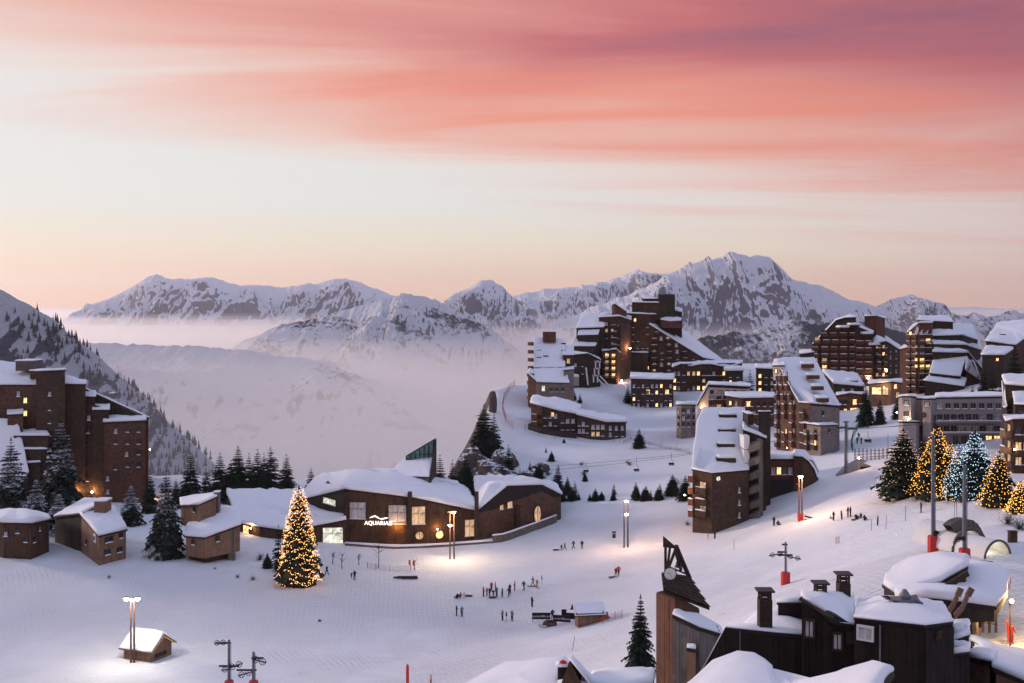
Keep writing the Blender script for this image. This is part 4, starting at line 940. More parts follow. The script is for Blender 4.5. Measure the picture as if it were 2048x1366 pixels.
for i, fx in enumerate(span(.3,.95,6)): B.win((1872,224.5),(2000,225.5), fx, 881, 1.2, 1.9, 'lit' if i in (4, 5) else 'dark', frame='render_grey')
p, rz = B.face((1804,225.5),(1822,224.5), .5, 843); wall_lamp(B.e, p+Vector((0, -.9, .4)), 140, (1, .75, .4)); 
p = B.L(1793, 224, 826); wall_lamp(B.e, p, 60, (1, .8, .75), 'lamp_cool')
# right edge
B = Bld('edge_house', 'dark house with steep snowed side roof cut off by the right edge', 2035, 206, 'house')
B.vol([(2012,206,772),(2080,202,778),(2080,218,755),(2005,218,756)], 'wood_dark', .7, .4)
B.vol([(2030,196,812),(2080,194,814),(2080,203,790),(2026,203,788)], 'wood_dark', .5, .3)
B.vol([(2006,207,818),(2014,204,820),(2012,210,776),(2004,211,766)], 'wood_dark', .4, .1)
B.wins((2030,196),(2080,194), (.25,.6), (826,), .8, 1.1)
B = Bld('curved_balcony_house', 'brown house with stacked rounded balconies at the right edge', 2035, 190, 'house')
B.vol([(2012,190,846),(2026,187,842),(2080,186,840),(2080,200,828),(2008,200,836)], 'wood_brown', .5, .3)
for v in (872, 905, 932): B.balc((2012,190),(2026,187), (.5,), (v,), 2.2, 1.2, mat='wood_warm', mix=(('dark',2),('dim',1)))
B.wins((2026,187),(2080,186), (.2,.5,.8), (862,892,922), .9, 1.3, (('dark',3),('dim',1)))
p, rz = B.face((2012,190),(2026,187), .7, 898); wall_lamp(B.e, p+Vector((0, -1.2, 0)), 40, (1, .65, .3))
# ------------------------------------------------------------------ clock tower
def planks(B, a, b, va, vb, vbot, mat, step=.30, name='plank', gap=.012, th=.05):
    """upright boards on the wall between a and b, each its own piece; tops follow va..vb (rows), down to row vbot"""
    A, C = B.L(a[0], a[1], va), B.L(b[0], b[1], vb); d = C-A; w = math.hypot(d.x, d.y); n = max(2, int(w/step))
    rz = math.atan2(d.y, d.x); nrm = Vector((d.y, -d.x, 0)).normalized()
    zb = B.L(a[0], a[1], vbot).z
    for i in range(n):
        t0, t1 = i/n, (i+1)/n; p0, p1 = A.lerp(C, t0), A.lerp(C, t1); ww = w/n-gap
        dep = th*rnd.uniform(.5, 1.2); j = rnd.uniform(-.03, .0)
        ex = Vector((d.x, d.y, 0)).normalized()*(ww/2); m_ = (p0+p1)/2
        x0, x1 = m_-ex, m_+ex; v = []
        for q, z in ((x0, p0.z), (x1, p1.z)):
            for k in (0, 1): v += [(q.x+nrm.x*(.004+dep*k), q.y+nrm.y*(.004+dep*k), zb), (q.x+nrm.x*(.004+dep*k), q.y+nrm.y*(.004+dep*k), z-.05+j)]
        # 0 in-bot,1 in-top,2 out-bot,3 out-top | 4..7
        MB().add(v, [(2, 6, 7, 3), (0, 2, 3, 1), (4, 5, 7, 6), (1, 3, 7, 5), (0, 4, 6, 2)]).build(name, MT[mat], B.e)
B = Bld('clock_tower', 'leaning wooden clock tower with an open belfry and shingled skirt roof', 1360, 100, 'clock tower')
B.vol([(1314,99,1184),(1350,96,1196),(1398,98,1217),(1396,104,1215),(1330,104,1180)], 'wood_red', 0, roof=False, name='shaft')
sh = MB(); q = [B.L(1312, 97.6, 1182), B.L(1398, 96.6, 1222)]
planks(B, (1313,98.8), (1350,95.8), 1184, 1197, 1420, 'wood_red', .28)
planks(B, (1350,95.8), (1398,97.8), 1197, 1218, 1420, 'wood_red', .28)
# lean-to at its foot
B.vol([(1346,93.5,1236),(1400,92,1262),(1447,95,1276),(1440,99,1262),(1396,98,1236),(1350,97,1226)], 'wood_grey', .28, .1)
planks(B, (1346,93.4), (1400,91.9), 1238, 1262, 1420, 'wood_grey', .3)
B.vol([(1374,90.5,1303),(1390,90.2,1306),(1392,92,1300),(1376,92.5,1298)], 'wood_warm', .25, .08)
# skirt roof of shingle courses
TL, TR, BR, BL = B.L(1323,99.6,1146), B.L(1379,104,1153), B.L(1419,100.8,1215), B.L(1327,95.6,1180)
sk = MB().add([TL, TR, BR, BL, TL-Vector((0, 0, .25)), TR-Vector((0, 0, .25)), BR-Vector((0, 0, .25)), BL-Vector((0, 0, .25))], [(3, 2, 1, 0), (4, 5, 6, 7), (0, 1, 5, 4), (1, 2, 6, 5), (2, 3, 7, 6), (3, 0, 4, 7)]).build('skirt_roof', MT['wood_dark'], B.e)
nrm = (BL-TL).cross(TR-TL).normalized(); nrm = nrm if nrm.z > 0 else -nrm
for r in range(8):
    t0, t1 = r/8, (r+1.25)/8
    for c in range(7):
        s0, s1 = (c+.5*(r % 2)*.6)/7.3, (c+.97+.5*(r % 2)*.6)/7.3
        f = lambda s_, t_: (TL.lerp(TR, s_)).lerp(BL.lerp(BR, s_), t_)
        w0, w1 = rnd.uniform(-.02, .02), rnd.uniform(0, .05); a, b, c2, d = f(s0, t0), f(s1, t0), f(s1, t1+w0), f(s0, t1)
        l0, l1 = nrm*.03, nrm*(.10+w1)
        MB().add([a+l0, b+l0, c2+l1, d+l1, a+l0+nrm*.05, b+l0+nrm*.05, c2+l1+nrm*.05, d+l1+nrm*.05], [(7, 6, 5, 4), (3, 2, 6, 7), (0, 3, 7, 4), (1, 5, 6, 2)]).build('shingle', MT['shingle'], sk)
bf = B.L(1331, 100, 1150)
for a, b, w in (((1331,99.8,1150),(1331,99.8,1090),.22), ((1380,104,1158),(1352,101,1092),.30), ((1352,101,1097),(1336,100,1138),.2), ((1350,101,1098),(1362,102,1140),.22), ((1362,102,1140),(1357,102,1112),.16), ((1336,101,1133),(1378,103.5,1150),.14), ((1333,103,1150),(1340,102,1094),.18)):
    MB().bar(B.L(*a), B.L(*b), w, w).build('belfry_beam', MT['wood_dark'], B.e)
cp = [B.L(1326,99.5,1072), B.L(1326,99.5,1094), B.L(1355,101,1098), B.L(1355,103,1096), B.L(1330,103,1094), B.L(1329,103,1074)]
MB().add(cp, [(0, 1, 2), (5, 3, 4), (0, 2, 3, 5), (1, 4, 3, 2), (0, 5, 4, 1)]).build('belfry_cap', MT['wood_dark'], B.e)
bl = MB(); bl.tube([(0, 0, .5), (0, 0, .42), (0, 0, .1), (0, 0, -.1)], [.06, .2, .28, .4], 12); bl.build('bell', MT['pole'], B.e, B.L(1357, 102, 1132))
ck = MB().tube([(0, -.10, 0), (0, .02, 0)], .56, 24).build('clock_face', MT['white'], B.e, B.L(1340, 96.6, 1147))
MB().tube([(.56*math.cos(2*math.pi*i/24), -.11, .56*math.sin(2*math.pi*i/24)) for i in range(25)], .035, 5).build('clock_rim', MT['metal_dark'], ck)
for ang, l, w in ((math.radians(160), .26, .05), (math.radians(-68), .34, .035)): MB().bar((0, -.13, 0), (l*math.cos(ang), -.13, l*math.sin(ang)), w, .02).build('clock_hand', MT['black'], ck)
for i in range(12):
    a_ = 2*math.pi*i/12; MB().bar((.43*math.cos(a_), -.115, .43*math.sin(a_)), (.52*math.cos(a_), -.115, .52*math.sin(a_)), .035, .02).build('clock_mark', MT['black'], ck)

# ------------------------------------------------------------------ dark building in front with chimneys
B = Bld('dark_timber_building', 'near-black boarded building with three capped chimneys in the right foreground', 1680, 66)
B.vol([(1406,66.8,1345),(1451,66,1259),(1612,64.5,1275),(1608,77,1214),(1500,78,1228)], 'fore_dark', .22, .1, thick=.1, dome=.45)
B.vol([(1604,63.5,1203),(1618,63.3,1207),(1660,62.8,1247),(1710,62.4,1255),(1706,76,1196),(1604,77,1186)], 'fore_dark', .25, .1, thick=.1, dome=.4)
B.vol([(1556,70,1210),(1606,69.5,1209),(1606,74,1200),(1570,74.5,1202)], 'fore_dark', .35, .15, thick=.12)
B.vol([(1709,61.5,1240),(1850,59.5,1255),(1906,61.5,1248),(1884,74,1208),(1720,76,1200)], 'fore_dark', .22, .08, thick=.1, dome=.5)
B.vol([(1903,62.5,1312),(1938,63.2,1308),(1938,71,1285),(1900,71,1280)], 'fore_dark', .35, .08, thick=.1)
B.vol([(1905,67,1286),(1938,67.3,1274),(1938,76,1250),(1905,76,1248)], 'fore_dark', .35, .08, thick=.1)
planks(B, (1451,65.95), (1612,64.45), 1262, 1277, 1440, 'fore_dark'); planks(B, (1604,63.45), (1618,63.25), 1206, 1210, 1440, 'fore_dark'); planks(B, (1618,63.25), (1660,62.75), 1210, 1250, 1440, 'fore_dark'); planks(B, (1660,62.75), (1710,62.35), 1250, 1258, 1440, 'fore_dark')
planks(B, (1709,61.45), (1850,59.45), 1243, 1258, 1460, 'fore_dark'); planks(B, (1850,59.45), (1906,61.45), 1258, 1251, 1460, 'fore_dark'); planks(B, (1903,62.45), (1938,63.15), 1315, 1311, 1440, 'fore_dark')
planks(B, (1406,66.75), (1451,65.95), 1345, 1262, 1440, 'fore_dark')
MB().bar(B.L(1600,62.6,1196), B.L(1666,61.8,1236), .5, .10).build('eave_board', MT['wood_dark'], B.e)
MB().tube([B.L(1606,62.7,1196), B.L(1630,62.4,1205), B.L(1652,62.2,1222)], [.1, .2, .06], 7).build('snow', MT['snow'], B.e, smooth=True)
for u in (1480, 1562, 1760, 1800): 
    Yp = 65.6 if u < 1600 else 60.5; MB().bar(B.L(u, Yp, 1262 if u < 1600 else 1250), B.L(u, Yp, 1400), .07, .05).build('downpipe', MT['metal'], B.e)
def fwin(a, b, u, v, w, h, kind): B.win(a, b, (u-a[0])/(b[0]-a[0]), v, w, h, kind, False, False, 'wood_dark')
fwin((1604,63.2),(1660,62.5), 1619, 1257, .42, .88, 'pale'); fwin((1660,62.6),(1710,62.2), 1675, 1283, .38, .82, 'pale'); fwin((1660,62.6),(1710,62.2), 1703, 1275, .34, .42, 'dark')
p, rz = B.face((1709,61.2), (1850,59.2), .16, 1266); wf = window(B.e, p, rz, .70, .62, 'pale', False, False, 'white')
p, rz = B.face((1850,59.2), (1906,61.2), .46, 1270); vt = MB(); vt.box((0, -.04, 0), (.55, .06, .42))
for i in range(5): vt.box((0, -.09, -.16+i*.08), (.5, .04, .03))
vt.build('vent', MT['wood_brown'], B.e, p, rz)
def chimney(u0, u1, vt_, vb, Y):
    a, b = B.L(u0, Y, vt_), B.L(u1, Y, vb); cx, w = (a.x+b.x)/2, (b.x-a.x); k = Y/F
    c = MB().box((cx, a.y, (a.z-20*k+b.z)/2), (w, w, a.z-20*k-b.z)).build('chimney', MT['brick_dark'], B.e)
    m = MB()
    for sx_ in (-1, 1):
        for sy_ in (-1, 1): m.box((cx+sx_*w*.38, a.y+sy_*w*.38, a.z-12*k), (w*.16, w*.16, 16*k))
    m.box((cx, a.y, a.z-12*k), (w*.9, w*.9, 2*k)); m.build('chimney_pillars', MT['brick_dark'], c)
    MB().box((cx, a.y, a.z-2*k), (w*1.35, w*1.35, .10)).build('chimney_cap', MT['metal_dark'], c)
MT['brick_dark'] = wood_mat('brick_dark', (.028, .022, .020), (.070, .045, .036), vertical=False, board=.12)
chimney(1517, 1542, 1178, 1275, 66); chimney(1629, 1652, 1163, 1225, 70); chimney(1675, 1698, 1145, 1205, 74)
# rooftop exhaust unit
eo = B.L(1806, 66, 1232); ex = MB(); ex.box((0, 0, .35), (.9, .9, .5)); ex.box((-.1, 0, .85), (1.2, .9, .45)); eo_ = ex.build('exhaust_unit', MT['metal'], B.e, eo)
MB().add([(-.75, -.45, 1.1), (-.1, -.45, .75), (-.1, .45, .75), (-.75, .45, 1.1), (-1.2, -.45, 1.12), (-1.2, .45, 1.12)], [(0, 1, 2, 3), (4, 1, 2, 5), (4, 0, 1), (5, 2, 3)]).build('exhaust_hood', MT['metal'], eo_)
MB().tube([(.1, 0, 1.0), (.1, 0, 1.25), (.1, 0, 1.6)], [.30, .34, .12], 12).build('exhaust_cowl', MT['metal'], eo_)
MB().tube([(.35, 0, .95), (.75, 0, 1.05), (.95, 0, .75), (.95, 0, .35)], .26, 10).build('exhaust_duct', MT['metal'], eo_)
for k in range(2):
    m = MB(); pts = [B.L(1888+24*k*.9, 75-k, 1232), B.L(1903+22*k, 75.5-k, 1215), B.L(1915+20*k, 76-k, 1192), B.L(1922+22*k, 76-k, 1176)]
    for a, b in zip(pts[:-1], pts[1:]): m.bar(a, b, .12, .42)
    m.build('horn_board', MT['wood_warm'], B.e)

# ------------------------------------------------------------------ chalet with domed snow roofs
B = Bld('domed_chalet', 'chalet buried under big rounded domes of snow beside a lit terrace', 1890, 94, 'chalet')
B.vol([(1795,86.5,1204),(1850,84.5,1202),(1920,84,1210),(1988,84.5,1220),(2010,90,1194),(2014,98,1160),(1985,104,1142),(1930,105,1134),(1850,99,1165),(1800,93,1186)], 'wood_dark', .8, .35, dome=.5, jag=.05, bot=1228)
B.vol([(1805,89,1200),(1850,87,1200),(1945,87,1205),(1958,92,1200),(1960,101,1160),(1860,97,1165)], 'wood_dark', 0, roof=False)
B.vol([(1768,93,1176),(1790,89.5,1192),(1840,88.5,1180),(1880,88.5,1170),(1932,89.5,1140),(1934,98,1124),(1880,101,1120),(1820,99,1130),(1790,97,1145)], 'wood_dark', .65, .3, dome=.5, jag=.05, bot=1200)
MB().bar(B.L(1880,87.6,1181), B.L(1936,88.2,1146), .2, .45).build('eave_board', MT['wood_dark'], B.e)
for i in range(6): MB().bar(B.L(1840+i*24, 83.6, 1204+i*3.4), B.L(1840+i*24, 83.6, 1240+i*3), .16, .16).build('porch_post', MT['wood_dark'], B.e)
for i in range(4): MB().bar(B.L(1968, 90, 1230+i*5), B.L(1992, 88, 1234+i*5), .12, .08).build('railing', MT['wood_warm'], B.e)
for u in (1966, 1979, 1992): MB().bar(B.L(u, 89-(u-1979)*.08, 1222), B.L(u, 89-(u-1979)*.08, 1265), .16, .16).build('railing_post', MT['wood_warm'], B.e)
p = B.L(2022, 91.5, 1204); wall_lamp(B.e, p, 1500, (1, .60, .22), r=.16)
q_ = at(2022, 91.7)-B.o; MB().tube([(p.x, q_.y, q_.z-.3), (p.x, q_.y, p.z+.1)], .07, 8).build('lamp_pole', MT['wood_dark'], B.e)
p = B.L(1975, 91.5, 1240); wall_lamp(B.e, p, 420, (1, .62, .22), r=.1)
# ------------------------------------------------------------------ roofs along the bottom edge
B = Bld('front_roof_house', 'house whose two rounded snow roofs fill the bottom edge below the dark building', 1560, 52, 'house')
B.vol([(1320,50,1440),(1440,47,1450),(1560,47,1445),(1540,55,1352),(1508,58,1330),(1472,58,1326),(1432,57,1345)], 'wood_dark', .5, .3, dome=.3, jag=.04)
B.vol([(1540,46,1450),(1620,45,1440),(1738,43,1418),(1782,47,1358),(1748,52,1345),(1690,52,1362),(1640,53,1385),(1545,55,1362)], 'wood_dark', .45, .2, dome=.15, jag=.04)
MB().bar(B.L(1724,42.8,1402), B.L(1786,46.4,1350), .14, .22).build('gable_board', MT['wood_dark'], B.e)
B = Bld('bottom_gable_house', 'snowed house with a dark triangular gable and a red capped chimney at the bottom', 1150, 62, 'house')
B.vol([(880,66,1420),(1110,60,1420),(1128,68,1338),(1010,72,1346)], 'wood_dark', .6, .3, dome=.3, jag=.05)
B.vol([(1118,61,1380),(1176,60,1385),(1184,70,1368),(1130,71,1360)], 'wood_brown', .3, .2, jag=.05)
gv = [B.L(1117,60.4,1382), B.L(1172,59.6,1384), B.L(1139,60.6,1322), B.L(1120,69,1366), B.L(1180,69,1370), B.L(1142,69,1322)]
MB().add(gv, [(0, 1, 2), (3, 5, 4), (0, 2, 5, 3), (1, 4, 5, 2)]).build('gable', MT['wood_brown'], B.e)
MB().add(*snow_cap([(gv[2].x+.05, gv[2].y-.3), (gv[1].x+.35, gv[1].y-.2), (gv[4].x+.35, gv[4].y), (gv[5].x+.05, gv[5].y)], [gv[2].z+.1, gv[1].z+.25, gv[4].z+.25, gv[5].z+.1], .28)).build('snow', MT['snow'], B.e, smooth=True)
B.vol([(1185,62,1385),(1300,62,1382),(1305,72,1356),(1190,72,1360)], 'wood_dark', .5, .3, dome=.3)
o_ = B.box(1116, 1137, 63, 63.6, 1334, 1366, 'brick_dark', 'chimney', .12); MB().ell(B.L(1126, 63.3, 1327), (.24, .24, .2), 10, 6).build('chimney_cowl', MT['red'], B.e)
B = Bld('corner_roof_house', 'pinkish walled house with long snowy eaves in the bottom right corner', 2000, 76, 'house')
B.vol([(1936,74,1322),(1980,72,1330),(1992,76,1312),(1950,80,1300)], 'wood_warm', .4, .3)
B.vol([(1992,70,1345),(2100,68,1392),(2100,80,1330),(1945,83,1290),(1990,78,1312)], 'wood_warm', .5, .35)
# ------------------------------------------------------------------ lit snow tunnels of the beginners' lift
def tunnel(u, Y, r, L, ang, label, rim):
    o = at(u, Y); e = thing('snow_tunnel', label, 'tunnel', o, ang, 'lit snow tunnels by the lift')
    m = MB(); n = 14; ring = [(r*math.cos(math.pi*i/n), r*1.05*math.sin(math.pi*i/n)) for i in range(n+1)]
    vs, fs = [], []
    for k, yy in enumerate(span(0, L, 5)):
        for x, z in ring: vs.append((x, yy, z-.3))
    for k in range(4):
        for i in range(n): a = k*(n+1)+i; fs.append((a, a+1, a+n+2, a+n+1))
    m.add(vs, fs); m.add([(x*1.04, yy, (z)*1.04-.3) for yy in (0, L) for x, z in ring], [(i+1, i, i+n+1, i+n+2) for i in range(n)])
    m.add([(x*.98, L-.05, z-.3) for x, z in ring], [tuple(range(n+1))])
    m.build('shell', MT['white'], e, smooth=True)
    q = MB(); q.tube([(x*1.06, -.1, z*1.06-.3) for x, z in ring], rim, 6); q.build('rim', MT['rock'], e)
    point_lamp('tunnel_light', e, (0, L*.35, r*.6), 60, (1, .95, .72), .3)
    return e
e = tunnel(1938, 116, 2.1, 6.0, math.radians(22), 'larger pale lit snow tunnel mouth under a dark stone brow', .22)
br = MB()
for i in range(9):
    a0 = math.pi*(i+1)/14; a1 = math.pi*(i+2)/14
    br.add([(2.3*math.cos(a0), .3, 2.3*math.sin(a0)-.2), (2.3*math.cos(a1), .3, 2.3*math.sin(a1)-.2), (3.0*math.cos(a1)+rnd.uniform(-.1, .1), .8, 2.9*math.sin(a1)+rnd.uniform(-.1, .1)), (3.0*math.cos(a0), .8, 2.9*math.sin(a0)), (2.3*math.cos(a0), 1.6, 2.3*math.sin(a0)-.2), (2.3*math.cos(a1), 1.6, 2.3*math.sin(a1)-.2), (3.0*math.cos(a1), 1.8, 2.9*math.sin(a1)), (3.0*math.cos(a0), 1.8, 2.9*math.sin(a0))], [(0, 1, 2, 3), (3, 2, 6, 7), (0, 4, 5, 1), (4, 7, 6, 5)])
br.build('stone_brow', MT['rock'], e)
tunnel(1994, 112, 1.7, 5.0, math.radians(24), 'smaller pale lit snow tunnel mouth at the right of the stone brow', .12)
# ------------------------------------------------------------------ conifers
def conifer_mesh(seed, levels=20, lush=1.0, slim=.24, bare=.08, gap=.0):
    """unit-height spruce: whorls of drooping boughs made of small needle fans"""
    r = random.Random(seed); V, Fc = [], []
    def tri(a, b, c): i = len(V); V.extend([a, b, c]); Fc.append((i, i+1, i+2))
    for L in range(levels):
        t = max(0.0, (L+r.uniform(-.3, .3))/levels); z = bare+(1-bare)*t**.92*.985
        R = slim*(1-t)**.85*r.uniform(.82, 1.1)+.006
        if t < .08: R *= .8
        nb = max(5, int(round((13-6*t)*lush)))
        a0 = r.uniform(0, 6.28)
        for b in range(nb):
            if r.random() < gap: continue
            a = a0+2*math.pi*b/nb+r.uniform(-.25, .25); ln = R*r.uniform(.7, 1.15)
            d = Vector((math.cos(a), math.sin(a), 0)); s_ = Vector((-d.y, d.x, 0))
            up = .02+.10*t; dr = ln*(.55-.5*t)+r.uniform(-.02, .02)*ln
            def pos(k): return Vector((0, 0, z+up*ln*k*2-dr*k*k))+d*ln*k
            n = 4 if ln > .06 else 3
            for k in range(n):
                k0, k1 = k/n, (k+1.15)/n; p0, p1 = pos(k0), pos(k1); w = ln*.36*(1-.6*k/n)*r.uniform(.8, 1.25)+.004
                for sg in (-1, 1):
                    tip = p0.lerp(p1, .75)+s_*sg*w-Vector((0, 0, w*r.uniform(.15, .6)))
                    tri(p0, p1, tip)
                    if k < n-1: tri(p0.lerp(p1, .5), p1+d*w*.3, p1+s_*sg*w*.9-Vector((0, 0, w*r.uniform(.3, .9))))
                tri(p0+s_*w*.3, p1-Vector((0, 0, w*.7)), p0-s_*w*.3)
    for k in range(5):
        a = k*1.26; d = Vector((math.cos(a), math.sin(a), 0)); tri(Vector((0, 0, 1.0)), Vector((0, 0, .955))+d*.010, Vector((0, 0, .95))-d*.006)
    return np.array([tuple(v) for v in V]), np.array(Fc)
CON = {}
def con(kind, mat):
    k = (kind, mat)
    if k not in CON:
        p = {'a': (1, 22, 1.0, .22), 'b': (2, 20, .9, .19), 'c': (3, 24, 1.15, .26), 'd': (4, 18, .8, .16), 'e': (5, 26, 1.3, .27), 'f': (6, 20, .75, .20)}[kind]
        v, f = conifer_mesh(*p, gap=.12 if kind in 'df' else .04)
        CON[k] = mesh_np('crown', v, f, MT[mat], False)
    return CON[k]
_tk = MB().tube([(0, 0, -.08), (0, 0, .3), (0, 0, .93)], [.016, .012, .003], 7).mesh('trunk', MT['bark'])
def tree(name, label, p, h, kind='a', mat='needle', w=1.0, group=None, rz=None):
    e = thing(name, label, 'tree', p, rnd.uniform(0, 6.28) if rz is None else rz, group)
    c = link('crown', con(kind, mat), e); c.scale = (h*w, h*w, h)
    t = link('trunk', _tk, e); t.scale = (h, h, h)
    return e
def tree_px(label, u, vt, vb, Y, kind='a', mat='needle', w=1.0, name='spruce_tree', group=None, z=None):
    p = at(u, Y) if z is None else Vector(((u-1024)/F*Y, Y, z))
    top = CZ-(vt-VH)/F*Y; return tree(name, label, p, max(.8, top-p.z), kind, mat, w, group)
G1 = 'spruces around the left apartment block'
tree_px('big snowy spruce at the far left in front of the apartment block', 22, 872, 1010, 232, 'e', 'needle_snow', 1.05, group=G1)
tree_px('tall dark spruce hiding the middle of the left apartment block', 122, 838, 1010, 240, 'e', 'needle_snow', 1.0, group=G1)
tree_px('short snowy spruce between the two tall ones at far left', 72, 955, 1010, 226, 'c', 'needle_snow', 1.2, group=G1)
tree_px('snow dusted spruce behind the corner chalet turret', 262, 968, 1060, 232, 'c', 'needle_snow', 1.3, group=G1)
tree_px('dark spruce right of the left apartment block wall', 300, 938, 1010, 246, 'a', 'needle', 1.1, group=G1)
tree_px('broad dark spruce standing before the stilt chalet', 332, 936, 1118, 202, 'e', 'needle_snow', .9, group=G1)
tree_px('small snowy spruce left of the corner chalet', 118, 985, 1030, 222, 'c', 'needle_snow', 1.5, group=G1)
G2 = 'spruces at the edge of the valley'
for i, (u, vt, Y, k, w) in enumerate([(352,958,256,'b',1.1),(381,904,262,'b',1.0),(372,960,252,'c',1.1),(412,936,258,'f',1.0),(440,904,264,'b',1.05),(476,890,266,'a',.95),(498,905,270,'d',1.1),(515,897,266,'b',1.0),(541,893,270,'f',1.15),(528,905,276,'d',1.1),(573,908,266,'b',1.05),(622,934,268,'d',1.2),(460,925,258,'c',.9)]):
    lab = ['thin spruce leaning on the valley edge by the block', 'pointed spruce above the stilt chalet smoke', 'bushy low spruce behind the stilt chalet', 'open thin spruce left of the tight valley row', 'leftmost tall spruce of the row before the fog', 'tallest spruce of the row before the fog', 'slim spruce third in the row before the fog', 'dark spruce in the middle of the row before the fog', 'airy spruce near the right end of the row before the fog', 'slim rear spruce in the row before the fog', 'rightmost full spruce of the row before the fog', 'small lone spruce above the left end of the hall roof', 'bushy spruce at the foot of the row before the fog'][i]
    tree_px(lab, u, vt, 0, Y, k, 'needle', w*1.6, group=G2)
G3 = 'spruces at the cliff'
for i, (u, vt, Y, k, w, z) in enumerate([(880,908,262,'b',1.3,None),(905,918,264,'b',1.3,None),(931,908,268,'c',1.3,None),(968,806,298,'e',1.25,930),(988,826,304,'a',1.2,918),(1017,888,280,'b',1.4,968),(948,880,284,'b',1.4,985),(1003,908,276,'b',1.3,985),(936,930,272,'a',1.3,1000)]):
    lab = ['spruce just right of the glass wedge', 'slim spruce between the glass wedge and the cliff', 'bushy spruce at the foot of the cliff', 'biggest dark spruce on the cliff edge', 'second spruce on the cliff edge beside the biggest', 'pointed spruce on the slope right of the cliff', 'spruce clinging to the lower cliff','slim spruce at the right of the cliff crags','low spruce left of the cliff foot'][i]
    tree_px(lab, u, vt, 0, Y, k, 'needle', w, group=G3, z=None if z is None else Pt(u, z, Y).z)
G4 = 'small spruces on the slope under the curved house'
for i, (u, vt, vb, k) in enumerate([(1116,938,985,'b'),(1135,960,990,'a'),(1150,968,996,'d'),(1103,905,922,'c'),(1128,878,886,'c'),(1092,895,905,'d'),(1256,778,806,'a'),(1278,864,896,'c'),(1170,948,962,'c'),(1272,970,998,'a'),(1292,976,1000,'c'),(1320,972,1000,'b'),(1345,955,985,'c'),(1228,970,990,'d'),(1371,960,1000,'c'),(1148,783,800,'a'),(1160,790,806,'b'),(1060,928,952,'b'),(1078,930,956,'c'),(1040,945,975,'a')]):
    p = G(u, vb, 240, 440); h = max(1.0, (vb-vt)/F*p.y)*1.25
    lab = 'small spruce %s' % ['above the right end of the long hall','just right of the long hall roof','third right of the long hall roof','alone on the upper slope under the curved house','tiny and near the curved house foot','tiny on the slope left of the others','beside the square block','by the chairlift fence','under the chairlift cable','left of the steep roofed block foot','second left of the steep roofed block','close to the steep roofed block','against the steep roofed block wall','in the hollow below the chairlift','tucked beside the steep roofed block','on the plateau by the terraced block','second on the plateau by the terraced block','on the rough ground by the cliff','second on the rough ground by the cliff','leftmost on the rough ground by the cliff'][i]
    tree('spruce_tree', lab, p, h, k, 'needle', 1.55, G4)
nh_ = -1
for i in range(16):
    u = 1128+i*16+rnd.uniform(-5, 5); v = 1002-3*rnd.random()-(8 if i > 12 else 0)
    if 1235 < u < 1270: continue
    nh_ += 1
    tree('spruce_tree', '%s fir from the left in the dark hedge of firs along the slope foot' % ['first', 'second', 'third', 'fourth', 'fifth', 'sixth', 'seventh', 'eighth', 'ninth', 'tenth', 'eleventh', 'twelfth', 'thirteenth', 'fourteenth', 'fifteenth', 'sixteenth'][nh_], G(u, v, 235, 330), rnd.uniform(1.6, 3.8), rnd.choice('abc'), 'needle_snow' if rnd.random() < .3 else 'needle', rnd.uniform(1.5, 2.1), 'hedge of firs along the foot of the slope')
G5 = 'spruces among the right hand houses'
for i, (u, vt, Y, k, w) in enumerate([(1732,772,300,'e',1.0),(1760,795,298,'c',1.0),(1500,738,345,'a',1.0),(1968,722,290,'a',.9),(1985,730,286,'b',1.1),(2030,690,290,'c',1.0),(2003,760,280,'c',1.2),(1945,770,300,'c',1.0),(1652,778,334,'b',1.3),(1788,742,342,'a',1.2),(1796,792,300,'c',1.3)]):
    tree_px(['large dark spruce in front of the lit balcony chalet','shorter spruce beside the large one by the snow path','pale spruce rising behind the broad chalet','dark spruce left of the pair behind the grey hotel','dark spruce right of the pair behind the grey hotel','spruce before the ridge house wall','low snowy spruce behind the grey hotel roof end','spruce between the snow slab house and hotel','spruce left of the two-tier house','spruce at the foot of the tapering tower','spruce left of the hotel corner by the shop'][i], u, vt, 0, Y, k, 'needle', w, group=G5)
tree_px('dark pointed spruce beside the clock tower', 1281, 1186, 1366, 112, 'a', 'needle', 1.0)
tree_px('narrow dark spruce left of the glowing tree', 557, 1048, 1130, 197, 'd', 'needle', 1.1)
tree_px('low bushy spruce at the foot of the narrow dark one', 535, 1105, 1125, 199, 'c', 'needle', 1.6)
